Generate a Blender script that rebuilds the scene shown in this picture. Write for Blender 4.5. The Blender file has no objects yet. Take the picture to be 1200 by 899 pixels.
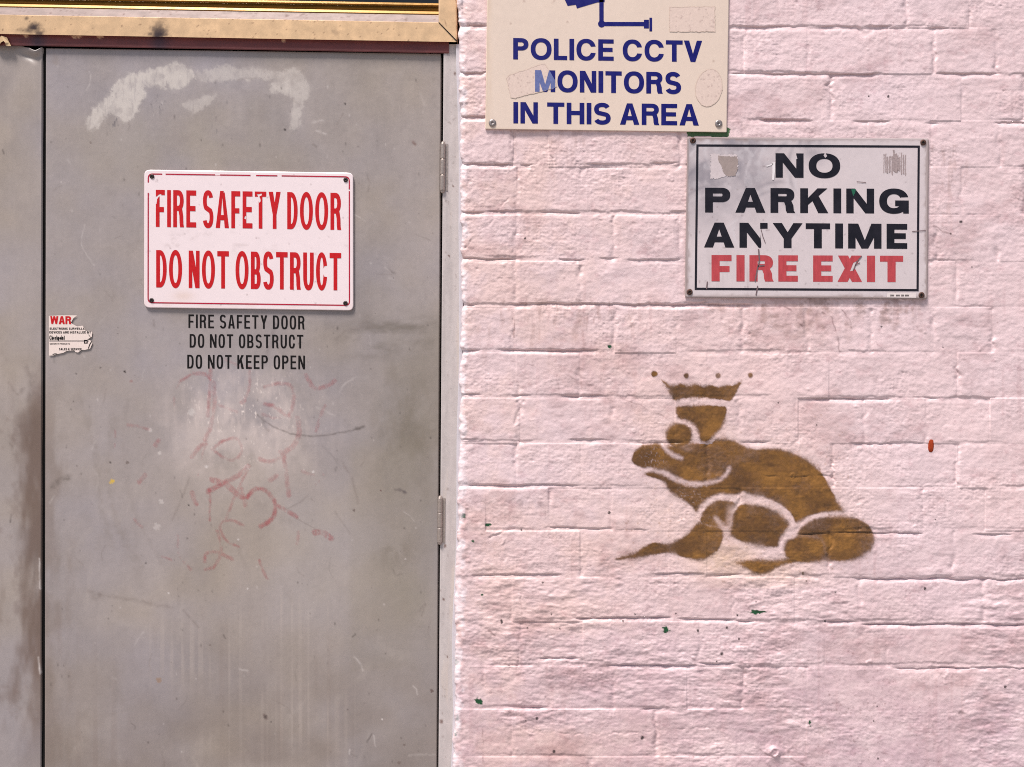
import bpy, math, random
import numpy as np
from mathutils import Vector
from mathutils.geometry import delaunay_2d_cdt

random.seed(7)
RNG = np.random.RandomState(11)
SC = bpy.context.scene
COL = SC.collection

# ------------------------------------------------------------------ camera, sky, sun, exposure
PXM = 623.0          # photo pixels per metre on the wall face
DIST = 1.391         # camera to wall face (m)
EYE = 1.41           # camera height (m)

cam_d = bpy.data.cameras.new('camera')
cam_d.sensor_width = 36.0
cam_d.lens = 36.0 * DIST / (1200.0 / PXM)
cam_d.clip_start = 0.05
cam_d.clip_end = 500
cam = bpy.data.objects.new('camera', cam_d)
COL.objects.link(cam)
cam.location = (0, -DIST, EYE)
cam.rotation_euler = (math.radians(90), 0, 0)
SC.camera = cam

SUN_EL, SUN_AZ = 64.0, 222.0       # azimuth clockwise from +Y
world = bpy.data.worlds.new('World')
SC.world = world
world.use_nodes = True
wn = world.node_tree
bg = wn.nodes['Background']
sky = wn.nodes.new('ShaderNodeTexSky')
sky.sky_type = 'NISHITA'
sky.sun_disc = False
sky.sun_elevation = math.radians(SUN_EL)
sky.sun_rotation = math.radians(SUN_AZ)
sky.air_density = 1.0
sky.dust_density = 3.0
wn.links.new(sky.outputs[0], bg.inputs[0])
bg.inputs[1].default_value = 0.06

sun_d = bpy.data.lights.new('sun', 'SUN')
sun_d.energy = 3.6
sun_d.angle = math.radians(14)
sun_d.color = (1.0, 0.95, 0.90)
sun = bpy.data.objects.new('sun', sun_d)
COL.objects.link(sun)
_e, _a = math.radians(SUN_EL), math.radians(SUN_AZ)
sdir = Vector((math.cos(_e) * math.sin(_a), math.cos(_e) * math.cos(_a), math.sin(_e)))
sun.location = sdir * 8
sun.rotation_euler = sdir.to_track_quat('Z', 'Y').to_euler()

SC.view_settings.view_transform = 'Standard'
SC.view_settings.look = 'None'
SC.view_settings.gamma = 1.0
SC.view_settings.exposure = 0.63
SC.cycles.filter_width = 1.0
SC.cycles.use_denoising = False      # keep the fine paint texture

# ------------------------------------------------------------------ helpers
def W(px, py, y=0.0):
    """photo position at depth y (m behind the wall face) -> world point"""
    k = (DIST + y) / DIST / PXM
    return ((px - 600.0) * k, y, EYE - (py - 449.5) * k)

def lin(r, g, b):
    f = lambda v: (v / 255 / 12.92) if v / 255 <= 0.04045 else ((v / 255 + 0.055) / 1.055) ** 2.4
    return (f(r), f(g), f(b))

def sstep(a, b, x):
    t = np.clip((x - a) / (b - a), 0, 1)
    return t * t * (3 - 2 * t)

_tables = {}
def vnoise(x, y, seed=0):
    if seed not in _tables:
        _tables[seed] = np.random.RandomState(1000 + seed).uniform(-1, 1, (256, 256)).astype(np.float32)
    T = _tables[seed]
    xi = np.floor(x).astype(np.int64); yi = np.floor(y).astype(np.int64)
    fx = x - xi; fy = y - yi
    fx = fx * fx * fx * (fx * (fx * 6 - 15) + 10); fy = fy * fy * fy * (fy * (fy * 6 - 15) + 10)
    x0 = xi & 255; x1 = (xi + 1) & 255; y0 = yi & 255; y1 = (yi + 1) & 255
    return ((T[x0, y0] * (1 - fx) + T[x1, y0] * fx) * (1 - fy) + (T[x0, y1] * (1 - fx) + T[x1, y1] * fx) * fy)

def fbm(x, y, o=4, seed=0, gain=0.5):
    r = 0; a = 1.0; n = 0
    for i in range(o):
        r = r + a * vnoise(x * 2 ** i + 17.3 * i, y * 2 ** i + 9.1 * i, seed + i)
        n += a; a *= gain
    return r / n

def tag(o, label=None, cat=None, group=None, kind=None):
    if label: o['label'] = label
    if cat: o['category'] = cat
    if group: o['group'] = group
    if kind: o['kind'] = kind
    return o

ORIG = {}
def thing(name, label, cat, loc, group=None):
    o = bpy.data.objects.new(name, None)
    o.empty_display_size = 0.05
    o.location = loc
    COL.objects.link(o)
    ORIG[o.name] = Vector(loc)
    return tag(o, label, cat, group, 'thing')

def link_mesh(name, verts, faces, mat, parent=None, attrs=None, smooth=False, floats=None):
    """verts in world metres; becomes ONE mesh object (child of parent when given)"""
    v = np.asarray(verts, dtype=np.float64).reshape(-1, 3)
    off = Vector((0, 0, 0))
    if parent is not None:
        off = ORIG[parent.name]
        v = v - np.array(off)
    me = bpy.data.meshes.new(name)
    if isinstance(faces, np.ndarray):
        n, k = faces.shape
        me.vertices.add(len(v)); me.vertices.foreach_set('co', v.astype(np.float32).ravel())
        me.loops.add(n * k); me.loops.foreach_set('vertex_index', faces.astype(np.int32).ravel())
        me.polygons.add(n)
        me.polygons.foreach_set('loop_start', np.arange(0, n * k, k, dtype=np.int32))
        me.polygons.foreach_set('loop_total', np.full(n, k, dtype=np.int32))
        me.update(calc_edges=True)
    else:
        me.from_pydata([tuple(p) for p in v], [], faces)
        me.update()
    for an, arr in (attrs or {}).items():
        a = me.attributes.new(an, 'FLOAT_COLOR', 'POINT')
        arr = np.asarray(arr, dtype=np.float32).reshape(-1, 3)
        a.data.foreach_set('color', np.concatenate([arr, np.ones((len(arr), 1), np.float32)], 1).ravel())
    for an, arr in (floats or {}).items():
        a = me.attributes.new(an, 'FLOAT', 'POINT')
        a.data.foreach_set('value', np.asarray(arr, dtype=np.float32).ravel())
    if smooth:
        me.polygons.foreach_set('use_smooth', np.ones(len(me.polygons), dtype=bool))
    me.materials.append(mat)
    o = bpy.data.objects.new(name, me)
    COL.objects.link(o)
    if parent is not None:
        o.parent = parent
        ORIG[o.name] = off            # verts share the frame of the thing
    else:
        ORIG[o.name] = Vector((0, 0, 0))
    return o

# ------------------------------------------------------------------ materials
def mat(name, color=None, attr=None, rough=0.6, metal=0.0, var=0.08, vscale=60, bump=0.0, bscale=900,
        spec=0.4, alpha_attr=None, coat=0.0, stretch=(1, 1, 1), rvar=0.1):
    m = bpy.data.materials.new(name); m.use_nodes = True
    nt = m.node_tree; N = nt.nodes; L = nt.links
    b = N['Principled BSDF']
    b.inputs['Roughness'].default_value = rough
    b.inputs['Metallic'].default_value = metal
    b.inputs['Specular IOR Level'].default_value = spec
    b.inputs['Coat Weight'].default_value = coat
    tc = N.new('ShaderNodeTexCoord')
    mp = N.new('ShaderNodeMapping'); mp.inputs['Scale'].default_value = stretch
    L.new(tc.outputs['Object'], mp.inputs[0])
    if attr:
        at = N.new('ShaderNodeAttribute'); at.attribute_name = attr; src = at.outputs['Color']
    else:
        rgb = N.new('ShaderNodeRGB'); rgb.outputs[0].default_value = (*color, 1); src = rgb.outputs[0]
    nz = N.new('ShaderNodeTexNoise'); nz.inputs['Scale'].default_value = vscale
    nz.inputs['Detail'].default_value = 8; nz.inputs['Roughness'].default_value = 0.65
    L.new(mp.outputs[0], nz.inputs['Vector'])
    mr = N.new('ShaderNodeMapRange')
    mr.inputs['From Min'].default_value = 0.25; mr.inputs['From Max'].default_value = 0.75
    mr.inputs['To Min'].default_value = 1 - var; mr.inputs['To Max'].default_value = 1 + var
    L.new(nz.outputs['Fac'], mr.inputs['Value'])
    mx = N.new('ShaderNodeVectorMath'); mx.operation = 'SCALE'
    L.new(src, mx.inputs[0]); L.new(mr.outputs[0], mx.inputs['Scale'])
    L.new(mx.outputs[0], b.inputs['Base Color'])
    rr = N.new('ShaderNodeMapRange')
    rr.inputs['From Min'].default_value = 0.3; rr.inputs['From Max'].default_value = 0.7
    rr.inputs['To Min'].default_value = rough - rvar; rr.inputs['To Max'].default_value = min(1, rough + rvar)
    L.new(nz.outputs['Fac'], rr.inputs['Value']); L.new(rr.outputs[0], b.inputs['Roughness'])
    if bump:
        nb = N.new('ShaderNodeTexNoise'); nb.inputs['Scale'].default_value = bscale
        nb.inputs['Detail'].default_value = 5
        L.new(mp.outputs[0], nb.inputs['Vector'])
        bp = N.new('ShaderNodeBump'); bp.inputs['Strength'].default_value = bump
        bp.inputs['Distance'].default_value = 0.001
        L.new(nb.outputs['Fac'], bp.inputs['Height']); L.new(bp.outputs[0], b.inputs['Normal'])
    if alpha_attr:
        aa = N.new('ShaderNodeAttribute'); aa.attribute_name = alpha_attr
        L.new(aa.outputs['Fac'], b.inputs['Alpha'])
    return m

M = {}
M['wall'] = mat('painted_brick', attr='paint', rough=0.5, var=0.035, vscale=120, bump=0.35, bscale=700, spec=0.45)
M['stencil'] = mat('brown_spray_paint', attr='paint', rough=0.42, var=0.16, vscale=90, bump=0.35, bscale=700, spec=0.5, alpha_attr='cover')
M['graffiti'] = mat('faded_red_marker', attr='paint', rough=0.5, var=0.2, vscale=150, spec=0.3, alpha_attr='cover')
M['door'] = mat('grey_door_paint', attr='paint', rough=0.42, var=0.03, vscale=45, bump=0.05, bscale=260, spec=0.45)
M['jamb'] = mat('pale_frame_paint', attr='paint', rough=0.5, var=0.06, vscale=50, bump=0.12, bscale=300, spec=0.4)
M['maroon'] = mat('maroon_paint', attr='paint', rough=0.5, var=0.15, vscale=60, bump=0.1, bscale=300)
M['gold'] = mat('gold_anodised_aluminium', attr='paint', rough=0.38, metal=0.35, var=0.05, vscale=40, spec=0.5)
M['gold_dark'] = mat('gold_track', lin(150, 112, 52), rough=0.4, metal=0.4, var=0.12, vscale=80)
M['sill'] = mat('dusty_aluminium', attr='paint', rough=0.55, metal=0.2, var=0.1, vscale=120)
M['glass'] = mat('dark_glass', (0.012, 0.014, 0.016), rough=0.08, var=0.1, rvar=0.03, spec=0.5)
M['dark'] = mat('dark_gap', (0.012, 0.011, 0.011), rough=0.9, var=0.2, spec=0.1)
M['steel'] = mat('worn_hinge_steel', lin(165, 152, 145), rough=0.42, metal=0.5, var=0.25, vscale=300)
M['rust'] = mat('rusty_screw', lin(92, 66, 58), rough=0.6, metal=0.4, var=0.4, vscale=500)
M['greyscrew'] = mat('grey_screw', lin(150, 140, 138), rough=0.4, metal=0.5, var=0.3, vscale=500)
M['blackscrew'] = mat('black_rivet', lin(38, 28, 26), rough=0.5, metal=0.2, var=0.4, vscale=500)
M['white_sign'] = mat('white_enamel', attr='paint', rough=0.3, var=0.015, vscale=70, spec=0.5)
M['cream_sign'] = mat('cream_enamel', attr='paint', rough=0.35, var=0.015, vscale=70, spec=0.5)
M['grey_sign'] = mat('weathered_white_sign', attr='paint', rough=0.4, metal=0.0, var=0.04, vscale=60, spec=0.5)
M['red_ink'] = mat('red_print', lin(196, 14, 22), rough=0.35, var=0.1, vscale=120)
M['red_line'] = mat('dark_red_line', lin(176, 18, 52), rough=0.35, var=0.15, vscale=120)
M['faded_red'] = mat('faded_red_print', lin(182, 68, 74), rough=0.5, var=0.22, vscale=60, stretch=(3, 1, 0.5))
M['navy'] = mat('navy_print', lin(16, 18, 104), rough=0.45, var=0.15, vscale=80, spec=0.25)
M['navy_pale'] = mat('navy_print_under_residue', lin(98, 108, 160), rough=0.5, var=0.2, vscale=150)
M['black_ink'] = mat('black_print', lin(24, 20, 30), rough=0.4, var=0.5, vscale=40)
M['black_vinyl'] = mat('black_vinyl', lin(20, 17, 18), rough=0.65, var=0.15, vscale=120, spec=0.15)
M['paper'] = mat('torn_paper', lin(232, 216, 208), rough=0.8, var=0.05, vscale=300, spec=0.2)
M['residue'] = mat('sticker_residue', attr='paint', rough=0.7, var=0.08, vscale=300, spec=0.2)
M['plug'] = mat('orange_red_plug', lin(160, 62, 34), rough=0.85, spec=0.15, var=0.35, vscale=400)
M['pavement'] = mat('concrete_paving', (0.26, 0.25, 0.24), rough=0.85, var=0.2, vscale=12, bump=0.2, bscale=200)

# ------------------------------------------------------------------ raster fields on a grid of photo pixels
class Field:
    def __init__(s, xs, ys):
        s.xs, s.ys = np.asarray(xs, float), np.asarray(ys, float)
        s.X, s.Y = np.meshgrid(s.xs, s.ys)
    def win(s, x0, y0, x1, y1):
        a, b = np.searchsorted(s.xs, [x0, x1]); c, d = np.searchsorted(s.ys, [y0, y1])
        return slice(c, d), slice(a, b)

def seg_dist(X, Y, pts):
    d = np.full(X.shape, 1e9); T = np.zeros(X.shape)
    n = len(pts) - 1
    for i in range(n):
        (ax, ay), (bx, by) = pts[i], pts[i + 1]
        dx, dy = bx - ax, by - ay
        l2 = dx * dx + dy * dy + 1e-9
        t = np.clip(((X - ax) * dx + (Y - ay) * dy) / l2, 0, 1)
        q = np.hypot(X - ax - t * dx, Y - ay - t * dy)
        m = q < d
        d = np.where(m, q, d); T = np.where(m, (i + t) / n, T)
    return d, T

def inside(X, Y, poly):
    r = np.zeros(np.shape(X), bool)
    n = len(poly)
    for i in range(n):
        (ax, ay), (bx, by) = poly[i], poly[(i + 1) % n]
        if ay == by: continue
        c = ((ay > Y) != (by > Y)) & (X < (bx - ax) * (Y - ay) / (by - ay) + ax)
        r ^= c
    return r

def sdf(X, Y, poly):
    d, _ = seg_dist(X, Y, list(poly) + [poly[0]])
    return np.where(inside(X, Y, poly), -d, d)

def smooth_closed(pts, k=4):
    out = []; n = len(pts)
    for i in range(n):
        p0, p1, p2, p3 = [np.array(pts[(i + j) % n], float) for j in (-1, 0, 1, 2)]
        for t in np.linspace(0, 1, k, endpoint=False):
            out.append(tuple(0.5 * (2 * p1 + (p2 - p0) * t + (2 * p0 - 5 * p1 + 4 * p2 - p3) * t * t + (3 * p1 - p0 - 3 * p2 + p3) * t ** 3)))
    return out

def smooth_open(pts, k=5):
    P = [np.array(p, float) for p in pts]
    P = [2 * P[0] - P[1]] + P + [2 * P[-1] - P[-2]]
    out = []
    for i in range(1, len(P) - 2):
        p0, p1, p2, p3 = P[i - 1:i + 3]
        for t in np.linspace(0, 1, k, endpoint=False):
            out.append(tuple(0.5 * (2 * p1 + (p2 - p0) * t + (2 * p0 - 5 * p1 + 4 * p2 - p3) * t * t + (3 * p1 - p0 - 3 * p2 + p3) * t ** 3)))
    out.append(tuple(P[-2]))
    return out

def grid_faces(r, c):
    i = np.arange(r * c).reshape(r, c)
    return np.stack([i[:-1, :-1].ravel(), i[1:, :-1].ravel(), i[1:, 1:].ravel(), i[:-1, 1:].ravel()], 1)

def blend(img, sl, mask, color):
    m = mask[..., None]
    img[sl] = img[sl] * (1 - m) + np.array(color) * m

def grid_world(X, Yp, Hm):
    """pixel grids + depth (m) -> world verts"""
    k = (DIST + Hm) / DIST / PXM
    return np.stack([(X - 600.0) * k, Hm, EYE - (Yp - 449.5) * k], -1)

# ------------------------------------------------------------------ setting: pavement
def slab(name, x0, x1, y0, y1, z0, z1, m, kind):
    v = [(x, y, z) for z in (z0, z1) for y in (y0, y1) for x in (x0, x1)]
    f = [(0, 2, 3, 1), (4, 5, 7, 6), (0, 1, 5, 4), (2, 6, 7, 3), (0, 4, 6, 2), (1, 3, 7, 5)]
    return tag(link_mesh(name, v, f, m), kind=kind)
slab('pavement', -40, 40, -60, 0.6, -0.2, 0.0, M['pavement'], 'structure')

# ------------------------------------------------------------------ brick wall
WALL_PAINT = np.array(lin(228, 201, 203))
JOINTS = [33, 87, 141.5, 196, 252, 306, 360, 413.5, 467, 519.5, 571.5, 622, 676.5, 728.5, 780.5, 831.5, 887]
PERP = {0: [690, 838, 912, 1061, 1135],
        1: [612, 720, 795, 872, 945, 1093, 1166],
        2: [690, 830, 972, 1126],
        3: [601, 643, 717, 796, 870, 951, 1017, 1090, 1171],
        4: [680, 830, 980, 1126],
        5: [604, 720, 795, 870, 945, 1020, 1097, 1170],
        6: [679, 830, 980, 1120],
        7: [601, 720, 792, 870, 945, 1020, 1092, 1162],
        8: [679, 828, 971, 1122],
        9: [609, 717, 791, 865, 935, 1013, 1085, 1160],
        10: [606, 680, 828, 975, 1121],
        11: [717, 782, 865, 935, 1007, 1081, 1155],
        12: [680, 828, 972, 1117],
        13: [600, 784, 859, 931, 1006, 1152],
        14: [683, 819, 966],
        15: [642, 720, 805, 870, 946],
        16: [600, 768, 945],
        17: [690, 838, 990]}
# (x0, x1, y, depth mm): the open, hard-edged stretches of bed joint
OPEN = [(598, 660, 356, 4.2), (655, 880, 357, 4.6), (538, 561, 410, 4), (587, 652, 410, 4.4), (650, 698, 410.5, 4.2),
        (602, 619, 464, 4), (660, 709, 464, 3.2), (668, 712, 516, 3), (538, 560, 516, 3.4), (538, 562, 462, 3.4), (548, 676, 568.5, 3.0),
        (645, 676, 618.5, 4.6), (672, 716, 620, 3), (555, 656, 673.5, 3.4), (766, 823, 673, 4), (838, 872, 673.5, 3),
        (676, 784, 724.5, 5.5), (797, 860, 725.5, 5), (862, 892, 727, 3.6), (712, 816, 779.5, 5), (821, 862, 777.5, 4.5), (632, 678, 772, 3.4),
        (613, 641, 828.5, 3.4), (752, 775, 831, 3.4), (1003, 1116, 678, 4.6), (1110, 1202, 679, 4), (1012, 1146, 731.5, 5.2), (1148, 1205, 732, 4.6),
        (968, 1001, 728.5, 4.4), (1048, 1260, 783, 3), (945, 1042, 467.5, 3.4), (995, 1084, 519, 2.4), (1062, 1100, 466, 2),
        (1025, 1080, 625, 3.6), (1142, 1186, 626, 3.2), (855, 1035, 87, 3.0), (1098, 1168, 86.5, 3.4), (856, 1030, 32, 2.4), (1020, 1044, 30, 2.6), (1090, 1110, 33, 3),
        (1002, 1042, 142.5, 3.2), (892, 950, 141, 3), (1168, 1230, 143, 3.4), (1085, 1100, 145, 3), (537, 570, 31, 4.6), (537, 570, 85, 4.6), (537, 572, 136.5, 5),
        (537, 600, 192.5, 4.8), (612, 625, 194, 3), (537, 566, 248.5, 4.6), (570, 610, 247, 2.6), (635, 680, 249.5, 3), (786, 803, 248.5, 3.6), (537, 604, 303.5, 4.2), (655, 682, 304, 4),
        (705, 722, 303, 3), (735, 795, 304.5, 3), (537, 560, 357, 3), (800, 830, 354, 4), (690, 716, 193, 2.6), (764, 792, 191, 3.2),
        (938, 968, 626, 4.2), (978, 1025, 624.5, 3.6), (895, 975, 558, 1.8), (742, 800, 519.5, 2.0), (870, 900, 518, 3.2), (856, 950, 141, 2.4), (720, 760, 621.5, 2)]

EDGE_Y = [-1500, 0, 120, 300, 560, 640, 720, 830, 899, 1500]
EDGE_X = [537, 537, 538.5, 541, 538, 536, 533.5, 533, 530.5, 528]

def wall_height(X, Y, F, detailed=True):
    """relief in mm, + towards the street"""
    tex = np.clip(0.42 + 1.0 * fbm(X / 55, Y / 30, 2, 16), 0.08, 1.3)
    h = tex * (0.30 * (1 - 2.2 * np.abs(vnoise(X / 4.6, Y / 3.8, 14))) + 0.24 * (1 - 2.2 * np.abs(vnoise(X / 2.6, Y / 2.4, 15))))
    h = h + 0.8 * fbm(X / 34, Y / 24, 3, 1) + 0.46 * fbm(X / 10, Y / 7, 3, 5) + 0.7 * np.maximum(0, fbm(X / 22, Y / 10, 3, 18)) + 0.34 * fbm(X / 4.2, Y / 3.6, 3, 9)
    # ridged, badly pointed areas low on the wall
    rough = 1.0 * sstep(0.05, 0.6, fbm(X / 90 + 3, Y / 60 + 1, 2, 20) + 0.1) * sstep(600, 700, Y)
    rough = np.maximum(rough, sstep(110, 40, np.hypot((X - 620) / 1.2, Y - 730)))
    rough = np.maximum(rough, sstep(70, 30, np.hypot((X - 830) / 1.4, Y - 805)))
    r = fbm(X / 26, Y / 10, 4, 30, 0.6)
    h = h + rough * (2.3 * r + 1.3 * np.abs(fbm(X / 16, Y / 8, 3, 36)))
    smoothpatch = sstep(930, 960, X) * sstep(785, 800, Y)          # rendered-over corner
    smoothpatch = np.maximum(smoothpatch, sstep(560, 545, X) * sstep(640, 700, Y) * 0.6)
    rel = np.zeros_like(h)
    js = [-1500 + 54 * i for i in range(0, 28)]
    js = [j for j in np.arange(33 - 54 * 27, 32, 54)] + JOINTS + [887 + 54 * i for i in range(1, 12)]
    base = js.index(33)
    rs = np.random.RandomState(3)
    xmax = F.xs[-1]; xmin = F.xs[0]
    for k in range(len(js)):
        if js[k] < F.ys[0] - 70 or js[k] > F.ys[-1] + 70: continue
        ci = k - base                    # course above joint k is ci
        if 0 <= ci <= 17:
            per = list(PERP[ci]); x = per[-1]
            while x < xmax: x += rs.choice([74, 148]); per.append(x)
            x = per[0]
            while x > xmin: x -= rs.choice([74, 148]); per.append(x)
        else:
            x = xmin - 60 * (k % 2); per = []
            while x < xmax: x += 74 if (len(per) % 2) else 148; per.append(x)
        per = sorted(per)
        top = js[k - 1] if k else js[k] - 54
        slr, _ = F.win(xmin, top - 4, xmax, js[k] + 6)
        if slr.stop <= slr.start: continue
        x_, y_ = X[slr], Y[slr]
        # each brick sits a little proud, back or tilted
        inrow = (y_ > top) & (y_ <= js[k])
        edges = [xmin - 200] + per + [xmax + 200]
        for a, b in zip(edges[:-1], edges[1:]):
            off, tl, tv = rs.uniform(-0.8, 0.8), rs.uniform(-0.006, 0.006), rs.uniform(-0.022, 0.022)
            m = inrow & (x_ >= a) & (x_ < b)
            rel[slr][m] += (off + tl * (x_ - (a + b) / 2) + tv * (y_ - (top + js[k]) / 2))[m]
        # perpends
        sl2 = slr
        for p in per:
            if p < xmin - 8 or p > xmax + 8: continue
            _, cs = F.win(p - 9, top, p + 9, js[k])
            if cs.stop <= cs.start: continue
            xx, yy = X[sl2][:, cs], Y[sl2][:, cs]
            pw = p + 2.0 * vnoise(yy / 13, xx * 0 + p, 41) + 1.2 * vnoise(yy / 4, xx * 0 + p, 42)
            dep = np.clip(0.95 + 1.7 * vnoise(yy / 20 + p, yy * 0 + p * 0.37, 43) + 1.2 * vnoise(yy * 0 + p, yy * 0 + ci, 44), 0.1, 3.0)
            g = np.exp(-((xx - pw) / (2.9 + 0.9 * vnoise(yy / 8, xx * 0 + p, 45))) ** 2)
            win = sstep(top - 1, top + 3, yy) * sstep(js[k] + 2, js[k] - 2, yy)
            rel[sl2][:, cs] -= g * dep * win
    for k in range(len(js)):
        if js[k] < F.ys[0] - 70 or js[k] > F.ys[-1] + 70: continue
        slr, _ = F.win(xmin, js[k] - 16, xmax, js[k] + 16)
        if slr.stop <= slr.start: continue
        x_, y_ = X[slr], Y[slr]
        yj = js[k] + 2.0 * (x_ - 870) / 330 * sstep(700, 300, x_ * 0 + js[k]) + 1.3 * vnoise(x_ / 60, x_ * 0 + k * 3.1, 51) + 0.9 * vnoise(x_ / 10, x_ * 0 + k, 52) + 0.6 * vnoise(x_ / 4, y_ / 4 + k, 54)
        d = y_ - yj
        D = np.clip(0.55 + 1.9 * fbm(x_ / 60 + 5 * k, x_ * 0 + k * 1.7, 2, 53), 0.03, 1.9)
        D = D * (1 - 0.7 * np.exp(-((x_ - 880) / 120) ** 6 - ((y_ - 570) / 75) ** 6))
        prof = np.where(d < -2, sstep(-4.2, -2.0, d), sstep(5.0, -1.0, d))
        rel[slr] -= prof * D
    for (x0, x1, yy, dep) in OPEN:
        sl = F.win(x0 - 12, yy - 12, x1 + 12, yy + 14)
        x_, y_ = X[sl], Y[sl]
        if x_.size == 0: continue
        d = y_ - (yy + 1.0 * vnoise(x_ / 24, x_ * 0 + yy, 61) + 0.5 * vnoise(x_ / 6, x_ * 0 + yy, 62))
        fade = sstep(x0 - 6, x0 + 9, x_) * sstep(x1 + 6, x1 - 9, x_) * np.clip(0.85 + 0.35 * vnoise(x_ / 12, x_ * 0 + yy, 63), 0.3, 1.2)
        if dep < 2.6: fade = fade * np.clip(0.8 + vnoise(x_ / 18, x_ * 0 + yy, 64), 0, 1)
        prof = 0.72 * np.where(d < 0, sstep(-1.1, -0.1, d), sstep(1.5, 0.1, d)) + 0.5 * np.where(d < 0, sstep(-1.3, 0, d), sstep(6.0, 1.2, d))
        rel[sl] -= prof * dep * 0.95 * fade
    h = h + rel * (1 - 0.93 * np.clip(smoothpatch, 0, 1))
    if detailed:
        rs = np.random.RandomState(5)
        for i in range(420):                                   # pimples, drips and pits in the paint
            cx, cy = rs.uniform(540, 1230), rs.uniform(-30, 930)
            rr = rs.uniform(0.9, 2.4); amp = rs.choice([0.5, 0.8, -0.8, -0.5]) * rs.uniform(0.5, 1.3)
            sl = F.win(cx - 9, cy - 9, cx + 9, cy + 9)
            q = np.hypot((X[sl] - cx) / rs.uniform(0.8, 1.7), Y[sl] - cy) / rr
            h[sl] += amp * np.exp(-q * q)
        for (cx, cy, rr, a) in [(908, 882, 5, 2.6), (1020, 778, 3.4, 1.4), (1110, 796, 5, 1.3), (811, 774, 3.4, 1.5), (627, 209, 2.6, 0.9), (786, 209, 2.6, 1.2),
                                (734, 438, 2.6, 0.9), (743, 505, 2, 0.9), (752, 507, 2, 0.9), (736, 510, 1.6, 0.8), (929, 557, 2.4, 1.3), (1166, 645, 9, 0.7),
                                (941, 480, 2.6, 0.9), (998, 513, 4, 0.8), (800, 612, 3.5, 1.1), (877, 773, 4.2, 1.2), (625, 197, 3, 0.9), (801, 692, 2.6, 1.2), (925, 413, 3.5, 0.8)]:
            sl = F.win(cx - 25, cy - 25, cx + 25, cy + 25)
            q = np.hypot(X[sl] - cx, Y[sl] - cy) / rr
            q = q + 0.45 * fbm(X[sl] / 4, Y[sl] / 4, 2, 73)
            h[sl] += 0.75 * a * (np.exp(-((q - 1) / 0.4) ** 2) * np.clip(0.5 + 1.2 * vnoise(X[sl] / 4, Y[sl] / 4, 74), 0, 1.2) + 0.45 * np.exp(-q * q))
        sl = F.win(885, 862, 945, 912)                          # paint-clogged anchor bolt
        q = np.hypot(X[sl] - 908, Y[sl] - 882)
        h[sl] += 2.2 * sstep(18, 4, q + 5 * fbm(X[sl] / 6, Y[sl] / 6, 2, 70)) + 3.0 * sstep(6.5, 4.5, q) - 1.2 * sstep(3.5, 2.5, q)
        # hairline cracks and scars
        for pts, wd, dp in [([(583, 248), (590, 238), (600, 230), (612, 222)], 1.4, -1.2), ([(543, 292), (555, 280), (566, 268), (578, 255)], 1.6, -1.4),
                            ([(548, 286), (560, 272), (572, 260)], 1.4, 1.2), ([(586, 244), (598, 232), (614, 221)], 1.3, 0.9),
                            ([(570, 632), (585, 626), (604, 619)], 1.3, -1.3), ([(568, 629), (588, 622)], 1.2, 0.9), ([(588, 636), (592, 630)], 1.2, 1.2),
                            ([(646, 184), (649, 192), (652, 193)], 1.2, -1.6), ([(601, 368), (601.5, 384), (601, 400)], 1.0, -1.4), ([(663, 182), (664, 190)], 1, 1),
                            ([(975, 540), (976, 560), (976.5, 570)], 1.6, -3), ([(610, 708), (610, 700)], 1, -1), ([(607, 770), (607.5, 782)], 1, -1),
                            ([(632, 488), (612, 494), (604, 500)], 1.2, 0.9), ([(605, 495), (608, 480), (614, 470)], 2.4, -1.5),
                            ([(607, 470), (600, 462)], 2, 0.8), ([(620, 858), (700, 861), (760, 858), (840, 852)], 1.0, -1.0), ([(1005, 33), (1012, 39), (1020, 35)], 3, -2.4)]:
            xsx = [p[0] for p in pts]; ysy = [p[1] for p in pts]
            sl = F.win(min(xsx) - 8, min(ysy) - 8, max(xsx) + 8, max(ysy) + 8)
            d, _ = seg_dist(X[sl] + 2.2 * fbm(X[sl] / 6, Y[sl] / 6, 2, 71), Y[sl] + 2.2 * fbm(X[sl] / 6, Y[sl] / 6, 2, 75), pts)
            h[sl] += dp * np.exp(-(d / wd) ** 2) * np.clip(0.6 + 0.9 * vnoise(X[sl] / 5, Y[sl] / 5, 76), 0, 1)
    return h

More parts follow.
